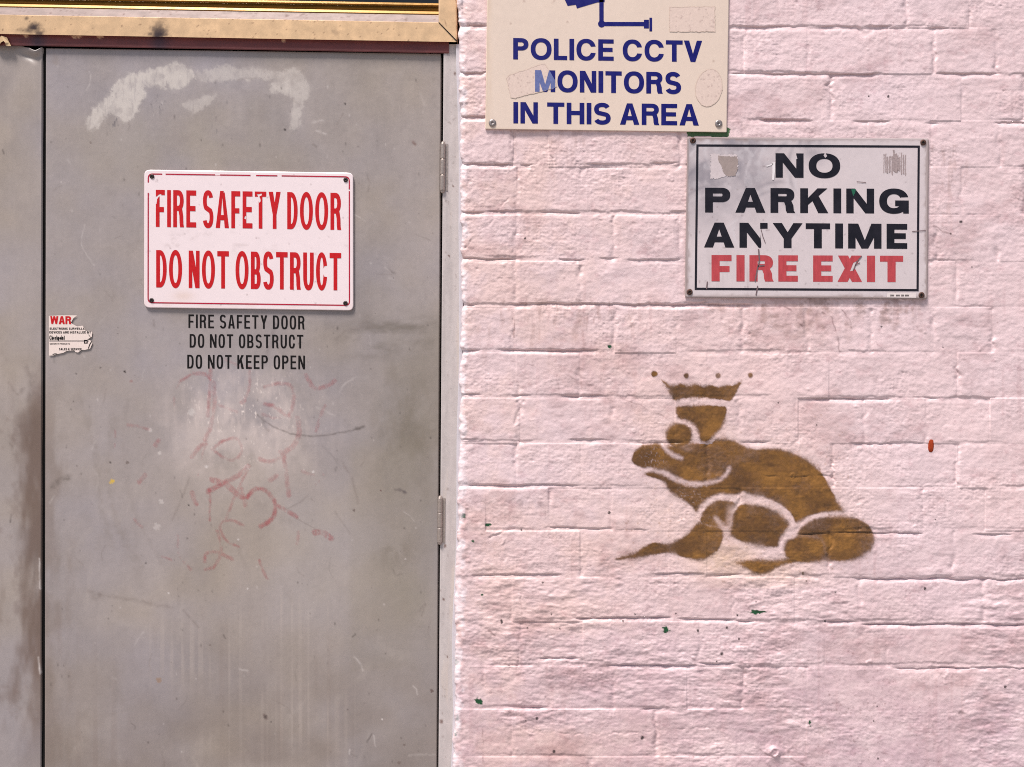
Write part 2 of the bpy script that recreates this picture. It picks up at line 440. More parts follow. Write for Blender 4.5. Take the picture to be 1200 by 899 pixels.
def wall_paint(X, Y, F, detailed=True):
    img = np.empty(X.shape + (3,)); img[:] = WALL_PAINT
    n1 = fbm(X / 150, Y / 110, 3, 80); n2 = fbm(X / 45, Y / 38, 4, 84); n3 = fbm(X / 7, Y / 7, 3, 88)
    img *= (1 + 0.06 * n2 + 0.05 * n3)[..., None]
    img[..., 2] *= 1 + 0.06 * n1; img[..., 1] *= 1 + 0.03 * n1
    # patchy peach tint towards the left, darkening low down, rubbed grime
    peach = sstep(900, 580, X + 120 * n1) * sstep(-0.35, 0.45, n2 + 0.25 * n3)
    img *= 1 - peach[..., None] * np.array([0.03, 0.055, 0.10])
    grime = sstep(0.05, 0.6, fbm(X / 60 + 9, Y / 42, 5, 92, 0.65))
    img *= 1 - grime[..., None] * np.array([0.17, 0.22, 0.22])
    falloff_grime = sstep(560, 930, Y + 60 * n1) * np.clip(0.65 + 0.9 * fbm(X / 30, Y / 22, 4, 106, 0.65), 0, 1.3)  # light falloff painted into the lower wall, mottled with grime
    img *= 1 - falloff_grime[..., None] * np.array([0.22, 0.27, 0.23])
    run = sstep(0.15, 0.6, fbm(X / 6, Y / 90, 3, 107)) * sstep(-0.1, 0.5, fbm(X / 80, Y / 60, 2, 109))
    img *= 1 - run[..., None] * np.array([0.07, 0.10, 0.10])
    mot = sstep(0.25, 0.6, fbm(X / 12, Y / 9, 4, 116, 0.65))
    img *= 1 - mot[..., None] * np.array([0.11, 0.15, 0.14])
    if not detailed: return img
    sl = F.win(780, 340, 1150, 470)                            # soot below the parking sign
    m = sstep(0.0, 0.6, fbm(X[sl] / 14, Y[sl] / 12, 4, 95, 0.65)) * sstep(430, 352, Y[sl]) * sstep(790, 860, X[sl]) * sstep(1120, 1060, X[sl])
    blend(img, sl, 0.62 * m, lin(150, 120, 112))
    for (x0, x1, y0, y1, a_) in ((572, 700, 153, 250, 0.30), (560, 740, 350, 480, 0.34), (1086, 1130, 170, 360, 0.35), (640, 800, 352, 420, 0.22), (880, 1080, 352, 400, 0.3)):   # soot and drip runs
        sl = F.win(x0 - 20, y0, x1 + 20, y1)
        m = sstep(0.0, 0.55, fbm(X[sl] / 7, Y[sl] / 26, 4, 117, 0.65)) * sstep(y1, y0, Y[sl]) * sstep(x0 - 20, x0 + 10, X[sl]) * sstep(x1 + 20, x1 - 10, X[sl])
        blend(img, sl, a_ * m, lin(158, 124, 116))
    # old green paint round the signs and in the chips
    green = lin(24, 74, 44)
    chips = [(884, 718, 7, 2.6), (890, 717, 9, 1.1), (781, 738, 4.4, 3.2), (777, 736, 1.2, 1), (534.5, 776, 3.6, 2.8), (561, 822, 3.8, 4), (572, 615, 4.5, 1.8), (543, 605, 2.2, 3),
             (554, 634, 2.4, 1.4), (949, 847, 2, 4), (565, 697, 1.6, 1), (534, 861, 2, 3), (715, 406.5, 2.8, 1.8), (941, 339, 3, 1), (536, 842, 1.4, 4)]
    for (cx, cy, rx, ry) in chips:
        sl = F.win(cx - 14, cy - 12, cx + 14, cy + 12)
        q = np.hypot((X[sl] - cx) / rx, (Y[sl] - cy) / ry) + 0.9 * fbm(X[sl] / 3.0, Y[sl] / 3.0, 3, 97)
        blend(img, sl, sstep(1.05, 0.75, q), green)
    sl = F.win(790, 140, 870, 175)
    m = inside(X[sl], Y[sl] + 1.2 * vnoise(X[sl] / 4, Y[sl] / 4, 98), [(803, 148), (856, 150), (853.5, 161), (806, 160)])
    blend(img, sl, m * 0.95, lin(44, 92, 40))
    dark = lin(30, 20, 24)
    dots = [(587.5, 728, 1.6), (588, 730, 1.2), (618, 736, 1.2), (629, 842, 1.5), (616, 845, 1), (649, 881, 1.8), (752.5, 865, 2.2), (744, 720, 1), (730, 728, 1.2),
            (792, 719, 0.9), (852, 736, 1.4), (866, 749, 1.3), (846, 766, 1.8), (818, 739, 1.6), (840, 775, 1), (864, 721, 1), (615.5, 279.5, 1.4), (1084, 690, 1.7), (714, 601, 1.6), (611, 621, 1.3),
            (1033, 383, 1.1), (1105, 407, 1), (1096, 609, 1), (1126, 260, 1.6), (1114, 274, 1), (1139, 313, 0.9), (1178, 805, 1.7), (957, 498, 1), (967, 728, 1.2), (979, 694, 1),
            (1024, 845, 1), (1028, 828, 0.9), (1029, 889, 1.2), (886, 705, 1), (941, 672, 1.6), (945, 681, 1), (1018, 113, 1), (1041, 113, 1.4), (912, 472, 1), (656, 737, 0.9), (636, 683, 1.1), (646, 720, 1)]
    for (cx, cy, rr) in dots:
        sl = F.win(cx - 6, cy - 6, cx + 6, cy + 6)
        q = np.hypot(X[sl] - cx, (Y[sl] - cy) * 0.85) / rr + 0.3 * vnoise(X[sl] / 1.3, Y[sl] / 1.3, 99)
        blend(img, sl, 0.9 * sstep(1.15, 0.7, q), dark)
    rs = np.random.RandomState(21)
    for i in range(900):                                       # fine dirt specks
        if rs.rand() < 0.45: cx, cy = rs.normal(985, 55), rs.normal(850, 40)
        else: cx, cy = rs.uniform(545, 1250), rs.uniform(-20, 930)
        rr = rs.uniform(0.5, 1.0)
        sl = F.win(cx - 4, cy - 4, cx + 4, cy + 4)
        q = np.hypot(X[sl] - cx, Y[sl] - cy) / rr
        blend(img, sl, rs.uniform(0.15, 0.55) * np.exp(-q * q), lin(110, 72, 72))
    for (cx, cy, rx, ry, a) in [(610, 591, 4, 6, 0.4), (634, 590, 5, 5, 0.45), (639, 602, 1, 9, 0.25), (1126, 834, 5, 3.5, 0.6), (1025, 444, 6, 8, 0.25), (1040, 445, 5, 7, 0.15), (612, 500, 5, 4, 0.22), (574, 505, 4, 5, 0.25), (550, 490, 8, 10, 0.15),
                                (1010, 790, 14, 10, 0.22), (1165, 590, 7, 12, 0.2), (1085, 282, 8, 30, 0.2), (640, 782, 3, 3, 0.4)]:
        sl = F.win(cx - 3 * rx - 4, cy - 3 * ry - 4, cx + 3 * rx + 4, cy + 3 * ry + 4)
        q = np.hypot((X[sl] - cx) / rx, (Y[sl] - cy) / ry) + 0.5 * fbm(X[sl] / 4, Y[sl] / 4, 3, 100)
        blend(img, sl, a * sstep(1.2, 0.1, q), lin(120, 96, 100))
    lines = [([(560, 418), (607, 425), (650, 434), (680, 446), (720, 462), (760, 480), (790, 493)], 0.8, 0.35), ([(650, 432), (653, 445), (656, 460)], 1.2, 0.35), ([(680, 438), (683, 458)], 1.3, 0.35),
             ([(920, 360), (930, 365), (935, 375), (941, 385), (950, 376), (958, 366)], 1.0, 0.55), ([(958, 365), (975, 372), (980, 390), (984, 412)], 0.9, 0.5), ([(985, 362), (995, 372), (998, 384)], 0.9, 0.5),
             ([(602, 368), (602, 395)], 1.0, 0.6), ([(904, 362), (915, 360)], 0.8, 0.4), ([(995, 876), (1020, 880), (1040, 883)], 1.0, 0.3), ([(1095, 265), (1106, 272), (1114, 274)], 0.8, 0.45),
             ([(1092, 845), (1095, 870), (1092, 880)], 1.4, 0.2), ([(945, 855), (944, 895)], 1.6, 0.22), ([(890, 877), (900, 884), (908, 891)], 1.1, 0.6), ([(928, 889), (935, 893), (942, 898)], 1.4, 0.5), ([(566, 852), (567, 899)], 0.8, 0.35),
             ([(610, 695), (610.5, 720)], 0.8, 0.3), ([(607, 745), (607.5, 776)], 0.8, 0.4), ([(573, 739), (579, 745)], 1.0, 0.5), ([(885, 488), (884, 500)], 0.8, 0.4), ([(936, 550), (975, 560)], 0.6, 0.1)]
    for pts, wd, a in lines:
        xsx = [p[0] for p in pts]; ysy = [p[1] for p in pts]
        sl = F.win(min(xsx) - 8, min(ysy) - 8, max(xsx) + 8, max(ysy) + 8)
        d, _ = seg_dist(X[sl] + 1.2 * vnoise(X[sl] / 6, Y[sl] / 6, 101), Y[sl] + 1.2 * vnoise(X[sl] / 6, Y[sl] / 6, 102), pts)
        br = np.clip(0.7 + 0.9 * vnoise(X[sl] / 5, Y[sl] / 5, 103), 0, 1)
        blend(img, sl, a * br * np.exp(-(d / wd) ** 2), lin(96, 60, 62))
    return img

def axis(lo, f0, f1, hi, fine, coarse):
    a = np.arange(f0, f1 + 1e-6, fine)
    l = np.arange(lo, f0 - coarse * 0.4, coarse) if lo < f0 else np.array([])
    r = np.arange(a[-1] + coarse, hi + 1e-6, coarse) if hi > f1 else np.array([])
    return np.concatenate([l, a, r])

FINE = 0.9
xs = axis(537, 537, 1245, 1980, FINE, 3.5)
ys = axis(-640, -36, 936, 1335, FINE, 3.5)
F = Field(xs, ys)
jn = np.min(np.abs(F.ys[:, None] - np.array(JOINTS)[None] + 2), 1)
ex = np.interp(F.ys, EDGE_Y, EDGE_X) + 1.0 * vnoise(F.ys / 16, F.ys * 0, 110) + 1.1 * vnoise(F.ys / 7, F.ys * 0, 111) + 0.3 * vnoise(F.ys / 2.5, F.ys * 0, 113) + 1.6 * np.exp(-(jn / 4.0) ** 2) * sstep(640, 560, F.ys)
X = F.X + ((ex - 537)[:, None]) * np.exp(-(F.X - 537) / 18)
Y = F.Y
H = wall_height(X, Y, F)
# rounded, paint-thick arris at the door reveal
u = F.X - 537
rad = 7.5 + 2.5 * vnoise(Y / 22, Y * 0, 112)
q = np.clip((rad - u) / rad, 0, 1)
H -= (1 - np.sqrt(np.clip(1 - q * q, 0, 1))) * 11.0
H += np.exp(-u / 12) * 2.6 * fbm(X / 8, Y / 7, 3, 114, 0.55)
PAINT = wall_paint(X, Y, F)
# bright edge light painted in as a whitish band along the arris
m = 0.75 * sstep(9, 1, u + 9 * fbm(X / 8, Y / 12, 3, 115))
PAINT = PAINT * (1 - 0.8 * m[..., None]) + np.array(lin(238, 226, 232)) * 0.8 * m[..., None]

# ---- the stencil: coverage raster in photo pixels (crop units / 3.333 + 700,420)
def S(pts): return [(700 + a / 3.3306, 420 + b / 3.3306) for a, b in pts]
fsl = F.win(700, 425, 1050, 690)
fx, fy = X[fsl], Y[fsl]
jx = fx + 0.5 * vnoise(fx / 3, fy / 3, 120); jy = fy + 0.5 * vnoise(fx / 3, fy / 3, 121)
def blob(pts, soft=1.5, dens=1.0, smooth=True):
    p = smooth_closed(S(pts)) if smooth else S(pts)
    soft = soft * 1.0
    d_ = sdf(jx, jy, p)
    k_ = np.clip(0.85 + 1.1 * fbm(fx / 24 + len(pts), fy / 20, 2, 126), 0.35, 1.9)
    d_ = d_ + 0.7 * k_ * (vnoise(fx / 1.2, fy / 1.2, 129) * sstep(-6, 3, d_) * 1.6)
    return dens * np.clip(0.70 * sstep(soft * 1.2 * k_, -soft * 2.0 * k_, d_) + 0.30 * sstep(soft * 4.2 * k_, -soft * 4.5 * k_, d_), 0, 1)
def band(pts, wd, soft=1.4):
    d, t = seg_dist(jx, jy, smooth_open(S(pts)))
    w = np.interp(t, np.linspace(0, 1, len(wd)), np.array(wd) / 3.3306 / 2 * 0.78)
    return 0.86 * sstep(w + soft * 2.6, w - soft * 1.6, d + 0.6 * vnoise(fx / 2, fy / 2, 131))
crown = blob([(250, 82), (275, 99), (300, 104), (325, 98), (355, 106), (385, 99), (415, 109), (445, 103), (470, 112), (500, 105), (532, 106), (560, 90), (543, 130), (518, 165), (480, 160), (400, 154), (340, 157), (300, 164), (280, 130)], 1.0)
crown = np.maximum(crown, blob([(308, 192), (360, 184), (420, 182), (470, 186), (503, 193), (497, 235), (484, 270), (455, 300), (436, 322), (405, 322), (396, 290), (380, 262), (350, 242), (316, 232)], 1.2))
for (a, b, r, dn) in [(223, 60, 11.5, 1.0), (347, 67, 10, 0.8), (471, 67, 10, 0.75), (597, 66, 9.5, 0.7)]:
    c = S([(a, b)])[0]
    crown = np.maximum(crown, dn * sstep(r / 3.33 + 0.9, r / 3.33 - 0.9, np.hypot(jx - c[0], jy - c[1])))
body = blob([(134, 400), (138, 376), (158, 350), (190, 336), (238, 330), (270, 338), (330, 335), (392, 322), (440, 317), (500, 314), (540, 324), (585, 346), (625, 354), (690, 351), (745, 361), (800, 385), (850, 420), (885, 462), (907, 502),
             (932, 550), (960, 597), (925, 601), (870, 604), (825, 617), (797, 642), (775, 642), (748, 596), (705, 566), (650, 545), (600, 538), (540, 540), (480, 534), (432, 556), (402, 590), (386, 602), (372, 582), (340, 556), (300, 532), (278, 513),
             (262, 485), (235, 470), (185, 452), (215, 430), (165, 424)], 1.6)
body = np.maximum(body, blob([(372, 275), (372, 302), (362, 330), (340, 352), (312, 356), (285, 340), (268, 312), (268, 290), (282, 266), (306, 252), (336, 252), (360, 262)], 1.5))
body *= 1 - band([(318, 240), (350, 252), (374, 276), (388, 322)], [16, 22, 22, 22])
body *= 1 - band([(250, 330), (268, 354), (294, 376), (328, 388)], [12, 20, 22, 18])
body *= 1 - 0.38 * np.exp(-((jx - S([(350, 352)])[0][0]) / 10) ** 2 - ((jy - S([(345, 352)])[0][1]) / 5) ** 2)
body *= 1 - band([(150, 432), (210, 436), (260, 446), (300, 468), (350, 486), (400, 490), (455, 480), (496, 460), (516, 426)], [8, 14, 20, 24, 24, 22, 20, 18, 12])
arm = blob([(404, 612), (425, 580), (460, 556), (500, 553), (540, 566), (530, 600), (518, 650), (494, 668), (440, 655), (405, 640)], 1.6)
arm = np.maximum(arm, blob([(395, 640), (440, 650), (484, 662), (490, 690), (480, 732), (446, 768), (402, 785), (345, 778), (295, 762), (240, 762), (150, 780), (76, 786), (78, 778), (140, 758), (190, 732), (222, 719), (270, 722), (318, 706), (355, 682)], 1.3))
body = np.maximum(body, arm)
body = np.maximum(body, blob([(528, 610), (556, 572), (610, 570), (660, 580), (702, 596), (738, 628), (752, 655), (732, 680), (716, 702), (706, 733), (660, 735), (600, 725), (545, 706), (512, 684), (520, 650)], 1.8))
hind = blob([(792, 664), (830, 632), (880, 619), (950, 614), (1010, 624), (1052, 645), (1076, 680), (1081, 712), (1070, 745), (1040, 770), (980, 790), (900, 792), (800, 796), (742, 779), (727, 748), (738, 712), (770, 698)], 2.0)
hind *= 1 - 0.4 * band([(745, 695), (810, 692), (870, 704), (888, 735), (888, 792)], [12, 12, 10, 10], 2.0)
body = np.maximum(body, hind)
body = np.maximum(body, blob([(543, 794), (620, 785), (700, 788), (775, 772), (790, 790), (720, 808), (662, 838), (622, 842), (588, 824)], 1.3))
body *= 1 - band([(396, 608), (410, 580), (440, 552), (482, 536), (530, 544), (572, 528)], [20, 24, 24, 24, 22, 16])
body *= 1 - 0.85 * band([(572, 532), (620, 545), (680, 562), (730, 594), (758, 632), (772, 650)], [22, 20, 16, 16, 16, 14])
body *= 1 - 0.95 * band([(462, 624), (482, 646), (506, 672)], [18, 26, 20])
body *= 1 - 0.75 * band([(548, 556), (528, 590), (514, 630), (504, 690)], [10, 22, 20, 22], 2.0)
body *= 1 - 0.45 * np.exp(-((jx - S([(514, 585)])[0][0]) / 6) ** 2 - ((jy - S([(512, 590)])[0][1]) / 13) ** 2)
body *= 1 - 0.9 * band([(720, 760), (716, 716), (742, 680), (775, 652), (806, 634), (880, 608), (950, 604)], [14, 16, 20, 22, 16, 12, 10])
dens = np.clip(0.92 + 0.30 * fbm(fx / 26, fy / 22, 3, 125) + 0.10 * fbm(fx / 2.5, fy / 2.5, 2, 132), 0.6, 1.0)
speck = sstep(0.42, 0.75, vnoise(fx / 1.6, fy / 1.6, 127))
spz = np.maximum(sstep(26, 6, np.hypot(fx - 766, fy - 536)), np.maximum(sstep(30, 6, np.hypot(fx - 808, fy - 588)), 0.5 * sstep(24, 4, np.hypot(fx - 822, fy - 612))))
dens *= 1 - 0.65 * speck * spz
body *= dens; crown *= np.clip(dens + 0.04, 0, 1)
halo = np.zeros(fx.shape)
for (cx, cy, rx, ry, a) in [(790, 600, 60, 50, 0.16), (850, 655, 45, 26, 0.5), (900, 668, 60, 20, 0.34), (830, 640, 22, 36, 0.45), (700 + 480 / 3.33, 420 + 320 / 3.33, 30, 22, 0.2), (905, 560, 85, 62, 0.14), (960, 600, 70, 60, 0.14), (818, 500, 50, 40, 0.12), (830, 460, 45, 25, 0.1), (860, 610, 80, 50, 0.25)]:
    halo = np.maximum(halo, a * np.exp(-((fx - cx) / rx) ** 2 - ((fy - cy) / ry) ** 2))
halo *= 1 + 0.3 * fbm(fx / 6, fy / 6, 3, 128)
for i in range(900):                          # stray droplets of the spray
    cx, cy = RNG.normal(870, 75), RNG.normal(590, 48); r_ = RNG.uniform(0.4, 0.9)
    if not (702 < cx < 1046 and 428 < cy < 686): continue
    ax, bx = np.searchsorted(F.xs, [cx - 3, cx + 3]); ay, by = np.searchsorted(F.ys, [cy - 3, cy + 3])
    s3 = (slice(ay, by), slice(ax, bx)); q = np.hypot(X[s3] - cx, Y[s3] - cy) / r_
    blend(PAINT, s3, RNG.uniform(0.15, 0.6) * np.exp(-q * q), lin(150, 104, 62))
blend(PAINT, fsl, np.clip(halo, 0, 1), lin(212, 178, 142))

def brown(shape_x, shape_y):
    n = fbm(shape_x / 30, shape_y / 20, 3, 130)
    n2 = fbm(shape_x / 3, shape_y / 3, 2, 133)
    a = np.array(lin(139, 96, 45)); b = np.array(lin(101, 68, 37))
    t = np.clip(0.55 + 1.1 * n + 0.3 * n2 - 0.3 * np.exp(-((shape_x - 895) / 34) ** 2 - ((shape_y - 612) / 22) ** 2) - 0.3 * np.exp(-((shape_x - 760) / 24) ** 2 - ((shape_y - 536) / 14) ** 2), 0, 1)[..., None]
    return a * t + b * (1 - t)

V = grid_world(X, Y, -H / 1000.0)
# side of the reveal goes straight back from the arris
back = V[:, :1].copy(); back[..., 1] = 0.11
mid = V[:, :1].copy(); mid[..., 1] = 0.03; mid[..., 0] += 0.001
VV = np.concatenate([back, mid, V], 1)
PP = np.concatenate([PAINT[:, :1], PAINT[:, :1], PAINT], 1)
verts = [VV.reshape(-1, 3)]; paints = [PP.reshape(-1, 3)]; faces = [grid_faces(*VV.shape[:2])]
nv = VV.shape[0] * VV.shape[1]
# the same wall beyond the door and above the window light (outside the photograph)
for (x0, x1, y0, y1) in [(-1300, -424, -640, 1335), (-424, 535.5, -640, -330)]:
    G = Field(np.arange(x0, x1 + 0.1, 4.0), np.arange(y0, y1 + 0.1, 4.0))
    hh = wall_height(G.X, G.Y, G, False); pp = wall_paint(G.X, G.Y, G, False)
    g = grid_world(G.X, G.Y, -hh / 1000.0)
    bot = g[-1:].copy(); bot[..., 1] = 0.11
    g = np.concatenate([g, bot], 0); pp = np.concatenate([pp, pp[-1:]], 0)
    if x0 < -500:
        rt = g[:, -1:].copy(); rt[..., 1] = 0.11
        g = np.concatenate([g, rt], 1); pp = np.concatenate([pp, pp[:, -1:]], 1)
    verts.append(g.reshape(-1, 3)); paints.append(pp.reshape(-1, 3)); faces.append(grid_faces(*g.shape[:2]) + nv)
    nv += g.shape[0] * g.shape[1]
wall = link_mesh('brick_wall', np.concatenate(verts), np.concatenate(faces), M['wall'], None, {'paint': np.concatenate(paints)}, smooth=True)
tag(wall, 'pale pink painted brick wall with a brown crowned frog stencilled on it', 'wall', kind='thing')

def overlay(name, parent, V3, cover, paint, m, lift=0.00045, thr=0.045, label=None):
    """a paint film: the wall's own surface lifted a little, with soft spray edges"""
    r, c = cover.shape
    f = grid_faces(r, c)
    cv = cover.ravel()
    keep = cv[f].max(1) > thr
    f = f[keep]
    used = np.unique(f); remap = -np.ones(r * c, np.int64); remap[used] = np.arange(len(used))
    v = V3.reshape(-1, 3)[used].copy(); v[:, 1] -= lift
    o = link_mesh(name, v, remap[f], m, parent, {'paint': paint.reshape(-1, 3)[used]}, smooth=True, floats={'cover': np.clip(cv[used], 0, 1)})
    if label: o['label'] = label
    return o

fV = V[fsl]; fB = brown(fx, fy)
frog = overlay('frog_stencil', wall, fV, body, fB, M['stencil'], label='brown sprayed stencil of a squatting frog facing left')
overlay('crown_stencil', frog, fV, crown, fB, M['stencil'], label='brown sprayed crown with four dots above the frog')

# the orange plug pushed in the wall
def capsule(cx, cy, rx, ry, y0, hgt, tilt=0.0, n=20):
    v = []; f = []
    ct, st = math.cos(tilt), math.sin(tilt)
    for (s, dz) in [(1.0, 0), (1.0, hgt * 0.6), (0.8, hgt * 0.95), (0.35, hgt)]:
        for i in range(n):
            a = 2 * math.pi * i / n
            x = rx * s * math.copysign(abs(math.cos(a)) ** 0.8, math.cos(a)); y = ry * s * math.copysign(abs(math.sin(a)) ** 0.6, math.sin(a))
            v.append(W(cx + x * ct - y * st, cy + x * st + y * ct, y0 - dz))
    for k in range(3):
        for i in range(n):
            f.append((k * n + i, k * n + (i + 1) % n, (k + 1) * n + (i + 1) % n, (k + 1) * n + i))
    f.append(tuple(range(3 * n, 4 * n)))
    return v, f
v, f = capsule(1091, 522, 3.3, 8, 0.002, 0.0028, 0.05)
link_mesh('wall_plug', v, f, M['plug'], wall, smooth=True)['label'] = 'small orange red plug in the brickwork'
del VV, PP, verts, paints, faces, V

# ------------------------------------------------------------------ lettering
NATURAL = dict(A=.74, B=.69, C=.74, D=.72, E=.63, F=.59, G=.77, H=.71, K=.73, L=.57, M=.86, N=.72, O=.78, P=.67, R=.71, S=.67, T=.64, U=.70, V=.70, W=.98, X=.70, Y=.72)
def arc(cx, cy, rx, ry, a0, a1, n=14, e=1.0):
    out = []
    for i in range(n + 1):
        a = math.radians(a0 + (a1 - a0) * i / n)
        c, s = math.cos(a), math.sin(a)
        out.append((cx + rx * math.copysign(abs(c) ** e, c), cy + ry * math.copysign(abs(s) ** e, s)))
    return out
def rect(x0, y0, x1, y1): return [(x0, y0), (x1, y0), (x1, y1), (x0, y1)]
def ribbon(path, s, t):
    """outline of a pen stroke: s wide across vertical runs, t across horizontal ones"""
    L_, R_ = [], []
    n = len(path)
    for i, (x, y) in enumerate(path):
        a = path[max(0, i - 1)]; b = path[min(n - 1, i + 1)]
        dx, dy = b[0] - a[0], b[1] - a[1]; l = math.hypot(dx, dy) or 1
        nx, ny = -dy / l, dx / l
        w = math.hypot(s * nx, t * ny) / 2
        L_.append((x + nx * w, y + ny * w)); R_.append((x - nx * w, y - ny * w))
    return L_ + R_[::-1]
def glyph(ch, w, s, t, e=0.82):
    """list of (+1 / -1, polygon); cap height 1"""
    P = lambda p: (1, p)
    Q = lambda p: (-1, p)
    d = s * 1.12
    ov = 0.012
    if ch == 'I': return [P(rect(0, 0, s, 1))]
    if ch == 'E': return [P(rect(0, 0, s, 1)), P(rect(0, 1 - t, w, 1)), P(rect(0, .5 - t / 2 + .01, w * .93, .5 + t / 2 + .01)), P(rect(0, 0, w, t))]
    if ch == 'F': return [P(rect(0, 0, s, 1)), P(rect(0, 1 - t, w, 1)), P(rect(0, .47 - t / 2, w * .9, .47 + t / 2))]
    if ch == 'L': return [P(rect(0, 0, s, 1)), P(rect(0, 0, w, t))]
    if ch == 'T': return [P(rect(0, 1 - t, w, 1)), P(rect(w / 2 - s / 2, 0, w / 2 + s / 2, 1))]
    if ch == 'H': return [P(rect(0, 0, s, 1)), P(rect(w - s, 0, w, 1)), P(rect(0, .52 - t / 2, w, .52 + t / 2))]
    if ch == 'N': return [P(rect(0, 0, s * .95, 1)), P(rect(w - s * .95, 0, w, 1)), P([(0, 1), (d, 1), (w, 0), (w - d, 0)])]
    if ch == 'M': return [P(rect(0, 0, s * .95, 1)), P(rect(w - s * .95, 0, w, 1)), P([(0, 1), (d * 1.15, 1), (w / 2 + s * .42, 0), (w / 2 - s * .42, 0)]), P([(w, 1), (w - d * 1.15, 1), (w / 2 - s * .42, 0), (w / 2 + s * .42, 0)])]
    if ch == 'V': return [P([(0, 1), (d, 1), (w / 2 + s * .5, 0), (w / 2 - s * .5, 0)]), P([(w, 1), (w - d, 1), (w / 2 - s * .5, 0), (w / 2 + s * .5, 0)])]
    if ch == 'W':
        q = w / 4
        return [P([(0, 1), (s, 1), (q + s * .45, 0), (q - s * .45, 0)]), P([(2 * q - s * .45, 1), (2 * q + s * .45, 1), (q + s * .45, 0), (q - s * .45, 0)]),
                P([(2 * q - s * .45, 1), (2 * q + s * .45, 1), (3 * q + s * .45, 0), (3 * q - s * .45, 0)]), P([(w, 1), (w - s, 1), (3 * q - s * .45, 0), (3 * q + s * .45, 0)])]
    if ch == 'A':
        a = s * .58
        inn = lambda y: d * 1.02 + (w / 2 - d * 1.02) * y / (1 - t * 1.15)      # inner edge of the left leg
        b0, b1 = .21, .21 + t
        return [P([(0, 0), (w / 2 - a, 1), (w / 2 + a, 1), (w, 0)]), Q([(d * 1.02, 0), (w - d * 1.02, 0), (w - inn(b0), b0), (inn(b0), b0)]), Q([(inn(b1), b1), (w - inn(b1), b1), (w / 2, 1 - t * 1.15)])]
    if ch == 'Y': return [P(rect(w / 2 - s / 2, 0, w / 2 + s / 2, .44)), P([(0, 1), (d * 1.05, 1), (w / 2 + s * .5, .38), (w / 2 - s * .5, .38)]), P([(w, 1), (w - d * 1.05, 1), (w / 2 - s * .5, .38), (w / 2 + s * .5, .38)])]
    if ch == 'X': return [P([(0, 0), (d * 1.1, 0), (w * .98, 1), (w * .98 - d * 1.1, 1)]), P([(w * .02, 1), (w * .02 + d * 1.1, 1), (w, 0), (w - d * 1.1, 0)])]
    if ch == 'K': return [P(rect(0, 0, s, 1)), P([(s * .9, .30), (s * .9, .58), (w * .97 - d * 1.15, 1), (w * .97, 1)]), P([(s + (w - s) * .18, .55), (s + (w - s) * .50, .72), (w, 0), (w - d * 1.15, 0)])]
    if ch in 'OQ': return [P(arc(w / 2, .5, w / 2, .5 + ov, 0, 360, 44, e)[:-1]), Q(arc(w / 2, .5, w / 2 - s, .5 + ov - t, 0, 360, 44, e)[:-1])]
    if ch in 'CG':
        o = [P(arc(w / 2, .5, w / 2, .5 + ov, 0, 360, 44, e)[:-1]), Q(arc(w / 2, .5, w / 2 - s, .5 + ov - t, 0, 360, 44, e)[:-1])]
        if ch == 'C': o += [Q([(w * .55, .5), (w * .55 + .2 * w, .645), (w * 1.05, .66), (w * 1.05, .35), (w * .75, .36)])]
        else: o += [Q([(w * .55, .53), (w * .74, .655), (w * 1.05, .67), (w * 1.05, .53)]), Q(rect(w - s * 0.6, -.05, w * 1.1, .50)), P(rect(w * .54, .53 - t, w, .53)), P(rect(w - s * .72, 0, w, .53))]
        return o
    if ch == 'D':
        r = min(w * .62, .5)
        return [P([(0, 0), (w - r, 0)] + arc(w - r, .5, r, .5, -90, 90, 24, e) + [(0, 1)]), Q([(s, t), (w - r, t)] + arc(w - r, .5, r - s, .5 - t, -90, 90, 24, e) + [(s, 1 - t)])]
    if ch in 'PR':
        y0 = .42 if ch == 'P' else .44
        hh = (1 - y0) / 2; cy = y0 + hh; r = min(w * .5, hh * 1.2); wr = w if ch == 'P' else w * .97
        o = [P(rect(0, 0, s, 1)), P([(0, y0), (wr - r, y0)] + arc(wr - r, cy, r, hh, -90, 90, 20, .9) + [(0, 1)]), Q([(s, y0 + t), (wr - r, y0 + t)] + arc(wr - r, cy, r - s, hh - t, -90, 90, 20, .9) + [(s, 1 - t)])]
        if ch == 'R':
            lx = w * .93 - s
            o += [P([(lx - s * .2, .5), (lx + s * .72, .5), (w * .93, .30), (w * .945, .10), (w, 0), (w - s * 1.05, 0), (lx + s * .02, .12), (lx - s * .02, .30), (lx - s * .35, y0 + t * .5)])]
        return o
    if ch == 'B':
        o = [P(rect(0, 0, s, 1))]
        for (a, b, wr) in ((0, .53, w), (.53 - t, 1, w * .95)):
            hh = (b - a) / 2; r = min(w * .45, hh * 1.1)
            o += [P([(0, a), (wr - r, a)] + arc(wr - r, a + hh, r, hh, -90, 90, 20, .9) + [(0, b)])]
        for (a, b, wr) in ((0, .53, w), (.53 - t, 1, w * .95)):
            hh = (b - a) / 2; r = min(w * .45, hh * 1.1)
            o += [Q([(s, a + t), (wr - r, a + t)] + arc(wr - r, a + hh, r - s, hh - t, -90, 90, 20, .9) + [(s, b - t)])]
        return o
    if ch == 'U':
        r = w / 2; ry = .36
        return [P([(0, 1), (0, ry)] + arc(r, ry, r, ry + ov, 180, 360, 24, .9) + [(w, 1)]), Q([(s, 1.01), (s, ry)] + arc(r, ry, r - s, ry + ov - t, 180, 360, 24, .9) + [(w - s, 1.01)])]
